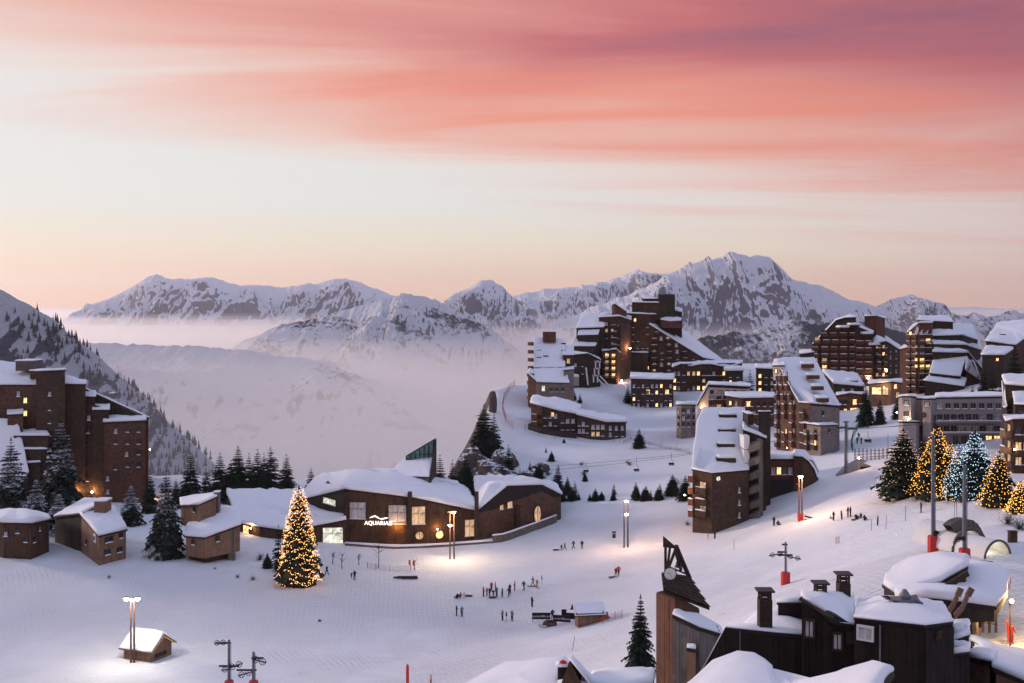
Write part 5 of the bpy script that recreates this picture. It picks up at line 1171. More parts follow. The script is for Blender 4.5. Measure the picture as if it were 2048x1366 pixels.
# ------------------------------------------------------------------ lit trees
def light_strings(e, h, w, R0, rows, n, size, mat, seed, t0=.04, t1=.97, jit=.16, side=None, bulb_shape=.85):
    r = random.Random(seed); V = []; Fc = []
    oct_v = np.array([(1, 0, 0), (-1, 0, 0), (0, 1, 0), (0, -1, 0), (0, 0, 1), (0, 0, -1)], float)*size
    oct_f = np.array([(0, 2, 4), (2, 1, 4), (1, 3, 4), (3, 0, 4), (2, 0, 5), (1, 2, 5), (3, 1, 5), (0, 3, 5)])
    for k in range(rows):
        t = t0+(t1-t0)*(k/rows); rad = R0*w*(1-t)**bulb_shape+.01*h
        m = max(4, int(n*(rad/(R0*w))))
        ph = r.uniform(0, 6.28); sw = r.randint(4, 7)
        for i in range(m):
            a = 2*math.pi*i/m+r.uniform(-.1, .1)
            if side and math.cos(a-side) < -.2 and r.random() < .85: continue
            rr = rad*(1.03+.10*math.sin(a*sw+ph)+r.uniform(-.20, .07)); z = h*t+h*.02*math.cos(a*sw+ph)+r.uniform(-jit, jit)*h/rows
            Fc.append(oct_f+6*len(V)); V.append(oct_v+np.array((rr*math.cos(a), rr*math.sin(a), z)))
    o = link('light_string', mesh_np('light_string', np.concatenate(V), np.concatenate(Fc), MT[mat], False), e); o['kind'] = 'stuff'
    return o
for k in ('bulb', 'bulb_gold', 'bulb_faint', 'bulb_blue', 'pane_lit', 'pane_dim', 'pane_cool', 'lamp', 'lamp_cool', 'sign_light'): MT[k].cycles.emission_sampling = 'NONE'
def lit_tree(label, u, vt, Y, kind, w, R0, rows, n, size, mat, seed, e_l, c_l, side=None, vb=None, t0=.04, shape=.85):
    e = tree_px(label, u, vt, 0, Y, kind, 'needle', w, group='trees hung with light strings'); h = CZ-(vt-VH)/F*Y-e.location.z
    e.rotation_euler.z = 0
    light_strings(e, h, w*h, R0, rows, n, size, mat, seed, t0, side=side, bulb_shape=shape)
    for t, f in ((.15, .45), (.45, .35), (.75, .2)):
        for a in (-1.9, -.6):
            rr = R0*w*h*(1-t)**.85+.7; point_lamp('string_glow', e, (rr*math.cos(a), rr*math.sin(a), h*t), e_l*f*.5, c_l, .6)
    return e
lit_tree('tall tree wrapped in dense golden lights before the long hall', 598, 968, 190, 'e', .95, .215, 31, 84, .07, 'bulb', 3, 170, (1, .5, .16), t0=.03, shape=.62)
lit_tree('wide dark tree with faint scattered warm lights by the hotel corner', 1806, 855, 178, 'e', 1.63, .26, 16, 40, .055, 'bulb_faint', 4, 12, (1, .6, .3))
lit_tree('dark tree with hardly any lights beside the faintly lit one', 1850, 872, 182, 'c', 1.56, .25, 9, 16, .045, 'bulb_faint', 14, 5, (1, .6, .3))
lit_tree('tall golden lit tree in front of the grey hotel', 1874, 848, 172, 'c', 1.42, .245, 26, 45, .075, 'bulb_gold', 5, 60, (1, .5, .12))
lit_tree('shorter golden lit tree right beside the tall golden one', 1900, 882, 170, 'b', 1.56, .20, 22, 32, .07, 'bulb_gold', 6, 40, (1, .5, .12))
lit_tree('tall blue-white lit tree in front of the grey hotel', 1950, 858, 166, 'c', 1.49, .25, 21, 70, .062, 'bulb_blue', 7, 60, (.55, .8, 1))
lit_tree('smaller blue-white lit tree left of the tall one', 1919, 882, 167, 'd', 1.63, .19, 18, 32, .06, 'bulb_blue', 8, 25, (.55, .8, 1))
lit_tree('dark tree with golden lights only along its left side and top', 1999, 900, 158, 'e', 1.49, .26, 18, 45, .07, 'bulb_gold', 9, 40, (1, .5, .12), side=math.radians(200))
lit_tree('golden lit tree cut off by the right edge', 2042, 960, 150, 'c', 1.70, .27, 15, 40, .075, 'bulb_gold', 10, 40, (1, .5, .12))
# ------------------------------------------------------------------ rocks and rough ground of the cliff
def rock(p, s, label, seed):
    r = np.random.RandomState(seed); m = MB().ell((0, 0, 0), (1, 1, 1), 14, 10); v = np.array(m.v)
    d = 1+.45*fbm(v[:, 0]*1.3+seed, v[:, 1]*1.3+v[:, 2]*1.7+seed, 4)
    m.v = [tuple(q) for q in v*d[:, None]*np.array(s)]
    o = m.build('rock', MT['rock_snow'], None, p, r.uniform(0, 6.28)); tag(o, label, 'rock', 'rocks of the cliff'); return o
MT['rock_snow'] = leaf_mat('rock_snow', (.045, .036, .034), (.15, .12, .11), .42)
for i, (u, v, Y, s) in enumerate([(986,796,352,(1.3,1.6,2.6)),(962,915,308,(4,4,6)),(985,925,304,(4.5,4,4.5)),(1008,930,292,(4,4,4)),(945,940,286,(5,5,6)),(975,948,282,(5,4,4)),(1003,958,278,(4,4,3)),(1060,952,283,(2.5,2.5,1.8)),(1082,940,288,(2.4,2.5,2)),(1030,972,276,(3,3,2))]):
    p = Pt(u, v, Y); g_ = gz(p.x, p.y); top = p.z+s[2]; s = (s[0], s[1], max(s[2], (top-g_+.8)/1.7)); p.z = top-s[2]; rock(p, s, ['pointed rock standing at the cliff brow','dark crag under the biggest cliff spruce','broad crag right of the cliff spruces','snow-streaked crag below the slope edge','lowest crag at the left of the cliff','boulder mass above the hall roof','boulder mass right above the hall roof','small boulder on the rough slope','second small boulder on the rough slope','flat boulder above the right wing of the hall'][i], 20+i)
def shrub_mesh(seed, n=70):
    r = random.Random(seed); m = MB()
    for i in range(n):
        a = r.uniform(0, 6.28); el_ = r.uniform(.15, 1.4); l = r.uniform(.4, 1.0); d = Vector((math.cos(a)*math.cos(el_), math.sin(a)*math.cos(el_), math.sin(el_)))
        p0 = d*.1; p1 = d*l; s_ = Vector((-d.y, d.x, .2)).normalized()*.02
        m.add([p0-s_, p0+s_, p1], [(0, 1, 2)])
        for k in range(3):
            q = p0.lerp(p1, r.uniform(.4, 1)); e_ = Vector((r.uniform(-1, 1), r.uniform(-1, 1), r.uniform(-.2, 1)))*.22; m.add([q, q+e_+s_, q+e_*1.3], [(0, 1, 2)])
    return m.mesh('shrub', MT['bark'])
SH = [shrub_mesh(i) for i in range(3)]
for i, (u, v, s_) in enumerate([(1073,945,3.2),(1108,968,2.4),(1163,930,1.6),(1168,950,2.0),(1258,930,1.8),(1254,926,1.2),(1350,970,3.0),(1365,985,3.0),(1335,990,2.0),(1095,950,2.2),(475,1155,1.0),(505,1160,1.2),(520,1120,2.0),(430,1138,.6),(218,1155,.8),(2015,1050,2.4),(2040,1060,2.4),(1375,1050,1.4)]):
    p = G(u, v, 100, 420); o = link('shrub', SH[i % 3], None, p, i*1.3); o.scale = (s_, s_, s_*.8)
    tag(o, 'bare dark shrub poking from snow %s' % ['by the cliff boulders','above the hall right wing','high on the slope below the curved house','below the highest slope shrub','near the chairlift middle chair','beside the one near the chairlift chair','left of the steep roofed block foot','closest to the steep roofed block','lowest by the steep roofed block','between the cliff boulders and hall','on the bank left of the glowing tree','second on the bank left of the glowing tree','at the foot of the narrow dark spruce','right below the stilt chalet','on the bank under the corner chalet','right of the snow tunnels','at the right edge above the tunnels','beside the steep block corner lamp'][i], 'shrub', 'bare shrubs in the snow')
# bare little trees before the hall
def bare_tree(p, h, seed, label):
    r = random.Random(seed); e = thing('bare_tree', label, 'tree', p, 0, 'bare saplings before the hall')
    MB().tube([(0, 0, -.3), (r.uniform(-.1, .1), 0, h*.5), (r.uniform(-.2, .2), 0, h)], [.09, .06, .02], 6).build('trunk', MT['bark'], e)
    m = MB()
    for i in range(14):
        z = h*r.uniform(.35, .95); a = r.uniform(0, 6.28); l = h*r.uniform(.2, .42); q = Vector((math.cos(a)*l, math.sin(a)*l, l*r.uniform(.1, .9)))
        m.tube([(0, 0, z), q*.5+Vector((0, 0, z+.1)), q+Vector((0, 0, z))], [.035, .025, .008], 4, cap=False)
    m.build('branch', MT['bark'], e)
for i, (u, v, h) in enumerate([(757,1136,4.2),(684,1138,2.8),(665,1128,2.2),(829,1140,1.8),(718,1130,2.0)]): bare_tree(G(u, v, 150, 230), h, i, ['tallest bare sapling before the lit hall','bare sapling second left of the tallest','bare sapling closest to the glowing tree','thin bare sapling right of the tallest','short bare sapling left of the tallest'][i])
# ------------------------------------------------------------------ forest on the near left hill and wooded ridges: one mass each
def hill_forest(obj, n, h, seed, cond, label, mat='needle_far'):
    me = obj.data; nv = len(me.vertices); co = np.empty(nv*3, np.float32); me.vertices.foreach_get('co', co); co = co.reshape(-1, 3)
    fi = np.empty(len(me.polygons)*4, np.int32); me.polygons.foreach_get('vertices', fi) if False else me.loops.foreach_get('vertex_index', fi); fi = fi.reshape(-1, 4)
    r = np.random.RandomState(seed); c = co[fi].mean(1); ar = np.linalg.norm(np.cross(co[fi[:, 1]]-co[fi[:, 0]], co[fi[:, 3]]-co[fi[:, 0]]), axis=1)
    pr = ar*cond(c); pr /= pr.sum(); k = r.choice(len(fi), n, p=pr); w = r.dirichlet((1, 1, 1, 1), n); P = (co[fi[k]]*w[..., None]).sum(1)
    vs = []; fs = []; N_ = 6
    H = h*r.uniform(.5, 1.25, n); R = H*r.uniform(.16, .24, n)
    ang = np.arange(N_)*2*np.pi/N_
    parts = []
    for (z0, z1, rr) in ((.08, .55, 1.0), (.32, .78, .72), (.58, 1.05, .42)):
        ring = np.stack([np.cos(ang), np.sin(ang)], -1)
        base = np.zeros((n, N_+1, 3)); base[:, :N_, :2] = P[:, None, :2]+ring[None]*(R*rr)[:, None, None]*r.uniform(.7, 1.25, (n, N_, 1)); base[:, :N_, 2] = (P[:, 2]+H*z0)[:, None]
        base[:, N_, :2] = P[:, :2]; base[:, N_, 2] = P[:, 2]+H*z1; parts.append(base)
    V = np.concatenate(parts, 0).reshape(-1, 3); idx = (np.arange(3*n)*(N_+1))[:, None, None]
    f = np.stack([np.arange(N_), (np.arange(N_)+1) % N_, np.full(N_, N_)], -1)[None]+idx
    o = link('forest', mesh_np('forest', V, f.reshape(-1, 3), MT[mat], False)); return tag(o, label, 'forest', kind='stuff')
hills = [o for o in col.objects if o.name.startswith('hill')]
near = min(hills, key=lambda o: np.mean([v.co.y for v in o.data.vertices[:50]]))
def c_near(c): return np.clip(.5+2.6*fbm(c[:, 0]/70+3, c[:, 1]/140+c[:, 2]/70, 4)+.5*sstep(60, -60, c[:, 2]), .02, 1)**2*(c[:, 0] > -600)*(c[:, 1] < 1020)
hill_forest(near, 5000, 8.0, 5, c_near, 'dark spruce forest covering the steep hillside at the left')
# ------------------------------------------------------------------ twin-pole lamp posts
def text_mesh(body, size, mat, ext=.02):
    fc = bpy.data.curves.new('lettering', 'FONT'); fc.body = body; fc.size = size; fc.align_x = 'CENTER'; fc.align_y = 'CENTER'; fc.extrude = ext
    fo = bpy.data.objects.new('tmp', fc); col.objects.link(fo); dg = bpy.context.evaluated_depsgraph_get(); fm = bpy.data.meshes.new_from_object(fo.evaluated_get(dg)); bpy.data.objects.remove(fo)
    fm.materials.clear(); fm.materials.append(MT[mat]); return fm
def lamp_post(label, u, vb, vt, sep, heads, Y=None, e=1300, c=(1, .78, .5), mat='lamp', pole='pole'):
    p = G(u, vb, 130, 300) if Y is None else at(u, Y); k = p.y/F; h = (vb-vt)*k; s_ = sep*k/2
    t = thing('lamp_post', label, 'street lamp', p, 0, 'twin-pole lamp posts on the piste')
    for sg in (-1, 1): MB().tube([(sg*s_, 0, -.6), (sg*s_, 0, h*.5), (sg*s_, 0, h)], [.15, .13, .11], 10).build('pole', MT[pole], t)
    MB().bar((-s_*2.2, 0, h+.05), (s_*2.2, 0, h+.05), .14, .14).build('cross_bar', MT[pole], t)
    for dx_, dz_, f in heads:
        x, z = dx_*k, h-dz_*k
        hd = MB().box((x, -.05, z+.16), (.55, .5, .12)).build('lamp_head', MT['metal_dark'], t)
        MB().ell((x, -.15, z-.02), (.34, .3, .22), 12, 8).build('lamp_bulb', MT[mat], hd, smooth=True)
        point_lamp('lamp_light', hd, (x, -1.7, z-.2), e*f, c, .25)
    return t
lamp_post('twin brown lamp post with three white lamps in front of the small snow hut', 265, 1325, 1197, 6.5, [(-12,0,.35),(0,1,.35),(11,0,.35)], e=2000, c=(1, .90, .72), mat='lamp_cool')
lamp_post('twin lamp post shining before the long lit hall', 904, 1118, 1024, 8, [(3,0,1.0),(-4,26,.35)], e=2300, c=(1, .68, .36))
lamp_post('twin dark lamp post on the piste right of the long hall', 1252, 1095, 1002, 7.5, [(1,0,1.0),(1,26,.25)], e=2000, c=(1, .58, .36), pole='metal_dark')
lp = lamp_post('twin lamp post with a red padded bench rail by the arched annex', 1601, 1042, 953, 6, [(0,0,1.0)], e=2100, c=(1, .60, .34))
rb = MB(); rb.bar((.6, -.3, .9), (2.6, -.8, .5), .3, .25); rb.bar((.6, -.3, .35), (2.6, -.8, .05), .25, .2); rb.build('bench_rail', MT['wood_dark'], lp); MB().box((0, 0, .7), (.9, .6, 1.2)).build('post_pad', MT['red'], lp)
# ------------------------------------------------------------------ lift pylons
def sheaves(parent, x, z, n, pitch, r, tilt=0.0):
    for i in range(n):
        cx = x+(i-(n-1)/2)*pitch; cz = z+(i-(n-1)/2)*tilt
        m = MB(); m.tube([(cx+r*math.cos(2*math.pi*j/14), -.25, cz+r*math.sin(2*math.pi*j/14)) for j in range(15)], .045, 5)
        for j in range(3): a = math.pi*j/3; m.bar((cx-r*math.cos(a), -.25, cz-r*math.sin(a)), (cx+r*math.cos(a), -.25, cz+r*math.sin(a)), .04, .04)
        m.build('sheave', MT['metal_dark'], parent)
    MB().bar((x-n*pitch/2, -.15, z-tilt*n/2-.05), (x+n*pitch/2, -.15, z+tilt*n/2-.05), .1, .12).build('sheave_beam', MT['metal_dark'], parent)
def pylon(label, u, vt, Y, r=.2, pad=True, arms=(), padh=1.5, mat='pole_grey', p=None, top=True):
    p = p or at(u, Y); h = CZ-(vt-VH)/F*p.y-p.z; k = p.y/F
    t = thing('lift_pylon', label, 'ski lift', p, 0, 'ski lift pylons')
    MB().tube([(0, 0, -1), (0, 0, h*.5), (0, 0, h)], [r, r*.92, r*.8], 10).build('mast', MT[mat], t)
    if pad: MB().tube([(0, 0, -.3), (0, 0, .05), (0, 0, padh), (0, 0, padh+.1)], [.55, .6, .6, .5], 8).build('safety_pad', MT['red'], t)
    for dz_, x0, x1, wh in arms:
        z = h-dz_*k; MB().bar((x0*k, 0, z), (x1*k, 0, z), .16, .2).build('cross_arm', MT['metal_dark'], t)
        for dxp, dzp, n, pt, rr, tl in wh: sheaves(t, dxp*k, z+dzp*k, n, pt*k, rr*k, tl*k)
    MB().tube([(r+.05, .0, .3), (r+.05, 0, h*.95)], .03, 4).build('ladder', MT['metal'], t)
    return t
A1 = [(26, -14, 14, [(-20,2,2,14,4.2,2),(16,-4,2,14,4.2,-3)]), (5, -7, 4, []), (20, -16, 2, [])]
pylon('grey lift pylon with dark sheave wheels and a bright red pad mid piste', 1571, 1084, 140, .14, True, A1, 1.45)
pylon('left one of two lift pylons at the bottom edge with spoked wheels', 458, 1280, 137, .2, True, [(6,-26,4,[(-17,2,2,12,5,1)]), (52,-20,20,[(14,2,2,14,6,5),(-8,-6,1,14,5,1)])])
pylon('right one of two lift pylons at the bottom edge with spoked wheels', 507, 1304, 137, .2, True, [(12,-4,20,[(12,-4,2,14,6.5,-4)]), (36,-34,6,[(-16,-6,2,14,6,4)])])
pylon('tall slim grey pylon with red pad left of the snow tunnels', 1866, 868, 118, .22, True, [(8,-6,6,[]), (196,0,14,[(9,-2,2,10,4.5,-2)])], 1.6)
pylon('tall slim grey pylon with red pad in front of the snow tunnel', 1929, 930, 110, .22, True, [(8,-6,6,[]), (145,-16,0,[(-10,-2,2,10,4.5,2)])], 1.6)
py = pylon('chairlift pylon with a wide double arm beside the snow path', 1692, 842, 222, .38, False, [(14,-15,18,[(-9,2,3,7,2.2,0),(12,-1,3,7,2.2,0)]), (2,-6,6,[])], mat='pole_grey')
# chairlift cables and chairs
def cable(a, b, label, r=.035, sag=2.0):
    A, C = Pt(*a), Pt(*b); m = MB(); m.tube([(A.lerp(C, t)-A)-Vector((0, 0, sag*4*t*(1-t))) for t in span(0, 1, 18)], r, 4)
    o = m.build('lift_cable', MT['metal_dark'], None, A); tag(o, label, 'cable', 'chairlift cables over the slope')
cable((1683,857,222), (1000,946,300), 'front chairlift cable crossing the slope under the curved house', sag=1.5)
cable((1706,858,222), (1000,936,306), 'rear chairlift cable crossing the slope under the curved house', sag=1.5)
cable((1683,857,222), (2100,818,150), 'front chairlift cable running off to the right', sag=.6)
cable((1706,858,222), (2100,806,156), 'rear chairlift cable running off to the right', sag=.6)
def chair(u, v0, v1, Y, label):
    p = Pt(u, v0, Y); k = Y/F; h = (v1-v0)*k; t = thing('lift_chair', label, 'chairlift chair', p, rnd.uniform(-.2, .2), 'chairs hanging on the lift')
    MB().tube([(0, 0, 0), (0, 0, -h*.55), (.4, 0, -h*.7), (.4, 0, -h)], .04, 5).build('hanger', MT['metal_dark'], t)
    m = MB(); m.box((0, -.2, -h), (1.3, .5, .08)); m.build('seat', MT['wood_dark'], t); MB().box((0, .08, -h+.3), (1.3, .06, .45)).build('backrest', MT['wood_dark'], t)
for i, (u, v0, v1, Y) in enumerate([(1117,932,950,287),(1172,922,944,279),(1273,914,942,266),(1343,905,930,257),(1736,862,884,214)]):
    chair(u, v0, v1, Y, ['leftmost empty chair hanging over the slope','second empty chair from left over the slope','third empty chair from left over the slope','empty chair nearest the steep roofed block','chair hanging over the snow path by the walkers'][i])
# ------------------------------------------------------------------ huts
def gable_hut(p, L, W, H, rh, rz, label, name, wall, snow, over=.5, lights=False):
    e = thing(name, label, 'hut', p, rz)
    # ridge along local x
    MB().add([(-L/2, -W/2, -.6), (L/2, -W/2, -.6), (L/2, W/2, -.6), (-L/2, W/2, -.6), (-L/2, -W/2, H), (L/2, -W/2, H), (L/2, W/2, H), (-L/2, W/2, H), (-L/2, 0, H+rh), (L/2, 0, H+rh)],
             [(0, 1, 5, 4), (1, 2, 6, 9, 5), (2, 3, 7, 6), (3, 0, 4, 8, 7), (4, 5, 9, 8), (6, 7, 8, 9)]).build('wall', MT[wall], e)
    sl = rh/(W/2); w2 = W/2+over; zb = H-over*sl; x = L/2+over
    for sg in (-1, 1):
        r = MB().add([(-x, sg*w2, zb+.03), (x, sg*w2, zb+.03), (x, 0, H+rh+.03), (-x, 0, H+rh+.03), (-x, sg*w2, zb+.15), (x, sg*w2, zb+.15), (x, 0, H+rh+.15), (-x, 0, H+rh+.15)],
                     [(0, 1, 2, 3), (7, 6, 5, 4), (0, 4, 5, 1), (1, 5, 6, 2), (3, 2, 6, 7), (0, 3, 7, 4)]).build('roof', MT['wood_red'], e)
        if snow: MB().add(*snow_cap([(-x+.05, sg*w2*.98), (x-.05, sg*w2*.98), (x-.05, -sg*.02), (-x+.05, -sg*.02)][::1 if sg < 0 else -1], [zb+.155, zb+.155, H+rh+.155, H+rh+.155][::1 if sg < 0 else -1], snow, jag=.08, step=1.2)).build('snow', MT['snow'], r, smooth=True)
    return e
p = G(296, 1312, 120, 190); e = gable_hut(p, 4.6, 4.2, 1.7, 1.5, math.radians(-22), 'small log hut with thick snow roof lit by the lamp post', 'snow_hut', 'wood_warm', .35)
lg = MB()
for t in span(0, 1, 9):
    for sg in (-1, 1): lg.ell((2.75, sg*2.4*(1-t), 1.45+1.6*t), (.05, .05, .05), 6, 4)
lg.build('light_string', MT['bulb_faint'], e)
for zz_ in (.2, .7, 1.2): MB().bar((-2.32, -2.14, zz_), (2.32, -2.14, zz_), .1, .3).build('log', MT['wood_warm'], e)
MB().box((2.36, -.2, .6), (.08, 2.4, .5)).build('bench', MT['wood_dark'], e)
p = G(1176, 1247, 120, 200); e = gable_hut(p, 3.4, 2.4, 2.0, .9, math.radians(8), 'wooden lift kiosk with tilted grey roof and orange side counter', 'lift_kiosk', 'wood_warm', .12, .6)
MB().box((1.9, -.6, .55), (1.6, 1.6, 1.3)).build('counter', MT['orange'], e) if 'orange' in MT else None
MT['orange'] = plain_mat('orange_panel', (.45, .09, .03), .6); MB().box((2.1, -.6, .55), (1.7, 1.6, 1.3)).build('counter', MT['orange'], e); MB().box((2.1, -.7, 1.5), (1.4, .1, .55)).build('window', MT['pane_green'], e)
def banner(label, u0, u1, vt, vb, Y, dz, text, ts, rz=0.0):
    p = at((u0+u1)/2, Y); k = Y/F; w = (u1-u0)*k; h = (vb-vt)*k; t = thing('banner_board', label, 'banner', p, rz, 'black banners by the kiosk')
    b = MB().box((0, 0, h/2+.25), (w, .12, h)).build('panel', MT['black'], t)
    for x in (-w*.45, w*.45): MB().bar((x, .1, -.3), (x, .1, h+.2), .08, .08).build('post', MT['metal_dark'], t)
    if text:
        o = link('lettering', text_mesh(text, ts, 'white'), b, (0, -.085, h/2+.22)); o.rotation_euler = (math.radians(90), 0, 0)
banner('left black banner with white lettering beside the snowmobile', 1064, 1101, 1228, 1241, G(1080,1242,120,200).y, 0, 'avoriaz1800.com', .40)
banner('slanting black banner with white lettering next to the kiosk', 1106, 1141, 1233, 1246, G(1122,1247,120,200).y, 0, 'avoriaz1800.com', .36, math.radians(-12))
banner('upright black info panel behind the kiosk banners', 1123, 1133, 1214, 1232, G(1128,1240,120,200).y, 0, '', .3)
banner('low dark banner joining the kiosk wall', 1128, 1152, 1229, 1241, G(1140,1241,120,200).y, 0, '', .3, math.radians(-8))
# snowmobile
p = G(1098, 1253, 120, 200); t = thing('snowmobile', 'dark red snowmobile parked before the black banners', 'snowmobile', p, math.radians(172))
MB().add([(-1.2, -.35, .25), (.9, -.4, .25), (.9, .4, .25), (-1.2, .35, .25), (-1.1, -.25, .75), (.1, -.3, .7), (.1, .3, .7), (-1.1, .25, .75), (.95, -.25, .5), (.95, .25, .5), (.4, -.3, 1.0), (.4, .3, 1.0)], [(0, 1, 8, 10, 5, 4), (3, 7, 6, 11, 9, 2), (4, 5, 6, 7), (5, 10, 11, 6), (10, 8, 9, 11), (8, 1, 2, 9), (0, 4, 7, 3)]).build('body', MT['pole'], t)
MB().box((-.45, 0, .84), (1.2, .4, .16)).build('seat', MT['black'], t); MB().box((-.5, 0, .14), (1.6, .4, .28)).build('track', MT['black'], t)
for sg in (-1, 1): MB().tube([(.3, sg*.42, .04), (1.3, sg*.42, .04), (1.55, sg*.42, .2)], .06, 5).build('ski', MT['black'], t)
MB().bar((.3, -.4, 1.12), (.3, .4, 1.12), .05, .05).build('handlebar', MT['metal'], t); MB().add([(.45, -.3, 1.0), (.45, .3, 1.0), (.3, .22, 1.4), (.3, -.22, 1.4)], [(0, 1, 2, 3)]).build('windscreen', MT['pane_pale'], t)
# ------------------------------------------------------------------ underpass by the snow path
B = Bld('underpass', 'concrete mouth of a pedestrian underpass glowing orange below the railing', 1720, 224, 'underpass')
B.vol([(1672,222.5,948),(1702,221.5,933),(1716,221,922),(1735,221,929),(1764,221.5,940),(1768,227,936),(1718,229,916),(1690,228,930)], 'concrete', 0, .1, roof=False)
B.box(1722, 1748, 220.6, 221.4, 934, 950, 'black', 'opening')
wall_lamp(B.e, B.L(1717, 221.4, 917), 200, (1, .5, .25), r=.16)
t = thing('bridge_railing', 'brown post railing along the snow path bridge', 'railing', at(1740, 228))
for i in range(9):
    q = at(1710+i*8, 232-i*.9)-t.location; MB().bar(q-Vector((0, 0, .5)), q+Vector((0, 0, 2.6-.05*i)), .16, .16).build('post', MT['pole'], t)
for hz_ in (.7, 1.3, 1.9): MB().bar(at(1708,232.2)-t.location+Vector((0, 0, hz_)), at(1776,224.6)-t.location+Vector((0, 0, hz_)), .07, .12).build('rail', MT['pole'], t)
# ------------------------------------------------------------------ nets, fences, stakes
def net_fence(pts, h, label, mat, pmat, step=2, nh=None):
    P = [G(u, v, 100, 430) for u, v in pts]; o0 = P[0]; t = thing('safety_net', label, 'fence', o0)
    for q in P: MB().tube([q-o0-Vector((0, 0, .3)), q-o0+Vector((0, 0, h))], .05, 5).build('post', MT[pmat], t)
    for a, b in zip(P[:-1], P[1:]):
        m = MB(); nh_ = nh or h*.85; L = (b-a).length; n = max(3, int(L/.45))
        for z in span(.1, nh_, 5): m.bar(a-o0+Vector((0, 0, z)), b-o0+Vector((0, 0, z)), .022, .022)
        for i in range(n+1): q = a.lerp(b, i/n)-o0; m.bar(q+Vector((0, 0, .1)), q+Vector((0, 0, nh_)), .018, .018)
        m.build('net', MT[mat], t)
net_fence([(1030,772),(1018,782),(1008,800),(1005,820),(1012,845),(1026,858)], 2.6, 'red safety net curving along the cliff edge', 'redn', 'redn')
net_fence([(1050,864),(1078,872),(1110,877),(1142,880),(1188,884),(1228,884)], 2.4, 'thin net fence below the curved house', 'pole_grey', 'pole')
net_fence([(1247,886),(1262,880),(1280,884),(1300,890),(1320,895),(1340,899),(1360,903),(1380,908)], .9, 'low dark rail fence on the slope crest left of the steep roof', 'wood_dark', 'wood_dark', nh=.8)
net_fence([(1722,842),(1714,862),(1706,878),(1702,895),(1706,905)], 2.2, 'green net fence bending along the snow path', 'green_net', 'green_net')
net_fence([(735,1135),(752,1138),(780,1142),(822,1140)], 1.0, 'rope fence with thin stakes before the hall', 'pole_grey', 'pole')
net_fence([(1205,1245),(1216,1241),(1230,1238),(1244,1235)], 1.1, 'thin red net line right of the kiosk', 'redn', 'redn')
net_fence([(1672,1088),(1678,1086)], 1.1, 'tiny orange net gate on the piste edge', 'orange', 'orange')
def stake(u, vt, vb, label, mat='pole', r=.035, lean=0.0):
    p = G(u, vb, 90, 420); h = (vb-vt)/F*p.y; o = MB().tube([(0, 0, -.3), (lean*h, 0, h)], r, 5).build('marker_pole', MT[mat], None, p); tag(o, label, 'pole', 'thin marker poles in the snow')
for i, a in enumerate([(1144,1272,1301,.2),(1743,1038,1061,.0),(1771,1030,1058,.1),(1811,1012,1042,0),(1908,1000,1036,.05),(1914,1000,1034,-.03),(1468,1078,1100,0),(1240,868,886,0),(1288,866,884,0),(1324,872,892,0),(1354,880,900,0),(1776,868,908,0),(2018,1155,1180,.15)]):
    stake(a[0], a[1], a[2], ['leaning thin pole on the lower piste above the bottom roofs','left pole of three beside the sitting boarders','leaning middle pole beside the sitting boarders','tall pole right of the sitting boarders','left pole of the close pair under the blue-lit tree','right pole of the close pair under the blue-lit tree','short thin pole on the piste under the steep roofed block','pole left of the small spruce on the crest','pole right of the small spruce on the crest','pole on the crest midway to the steep roof','pole on the crest nearest the steep roof','lamp-like pole by the wide faintly lit tree','red pole on the lit terrace slope'][i], 'red' if i == 12 else 'pole', .05 if i == 11 else .035, a[3])
p = G(815, 1385, 100, 160); o = MB().tube([(0, 0, -.5), (0, 0, 3.2), (0, 0, 3.5)], [.19, .19, .1], 10).build('red_post', MT['red'], None, p); tag(o, 'thick red padded post at the bottom edge', 'post')
for i, (u, v) in enumerate([(822,1140),(830,1142)]):
    p = G(u, v, 150, 230); t = thing('red_flag', ['left red flag before the hall','right red flag before the hall'][i], 'flag', p, 0, 'red flags before the hall')
    MB().tube([(0, 0, -.2), (-.15, 0, 2.0)], .035, 5).build('pole', MT['red'], t); MB().box((-.25, 0, 1.4), (.35, .04, .9), 0).build('cloth', MT['red'], t)
p = G(812, 1157, 150, 230); m = MB()
for i in range(9): m.tube([(rnd.uniform(-2.4, 0), rnd.uniform(-.3, .3), .15+.1*(i % 3)), (rnd.uniform(.4, 2.4), rnd.uniform(-.3, .3), .15+.1*(i % 3))], .16, 6)
o = m.build('log_pile', MT['bark'], None, p); tag(o, 'low pile of dark logs on the snow below the red flags', 'log pile'); 
p = G(1228, 1076, 150, 230); t = thing('litter_bin', 'dark litter bin left of the twin lamp post on the piste', 'bin', p); MB().box((0, 0, .6), (.62, .55, 1.1)).build('body', MT['metal_dark'], t); MB().box((0, 0, 1.2), (.8, .7, .1)).build('lid', MT['metal_dark'], t); MB().box((0, -.28, .95), (.4, .03, .2)).build('slot', MT['pane_pale'], t)
p = G(639, 1242, 120, 200); rock(p, (.3, .25, .3), 'small dark stone alone on the open snow', 60)
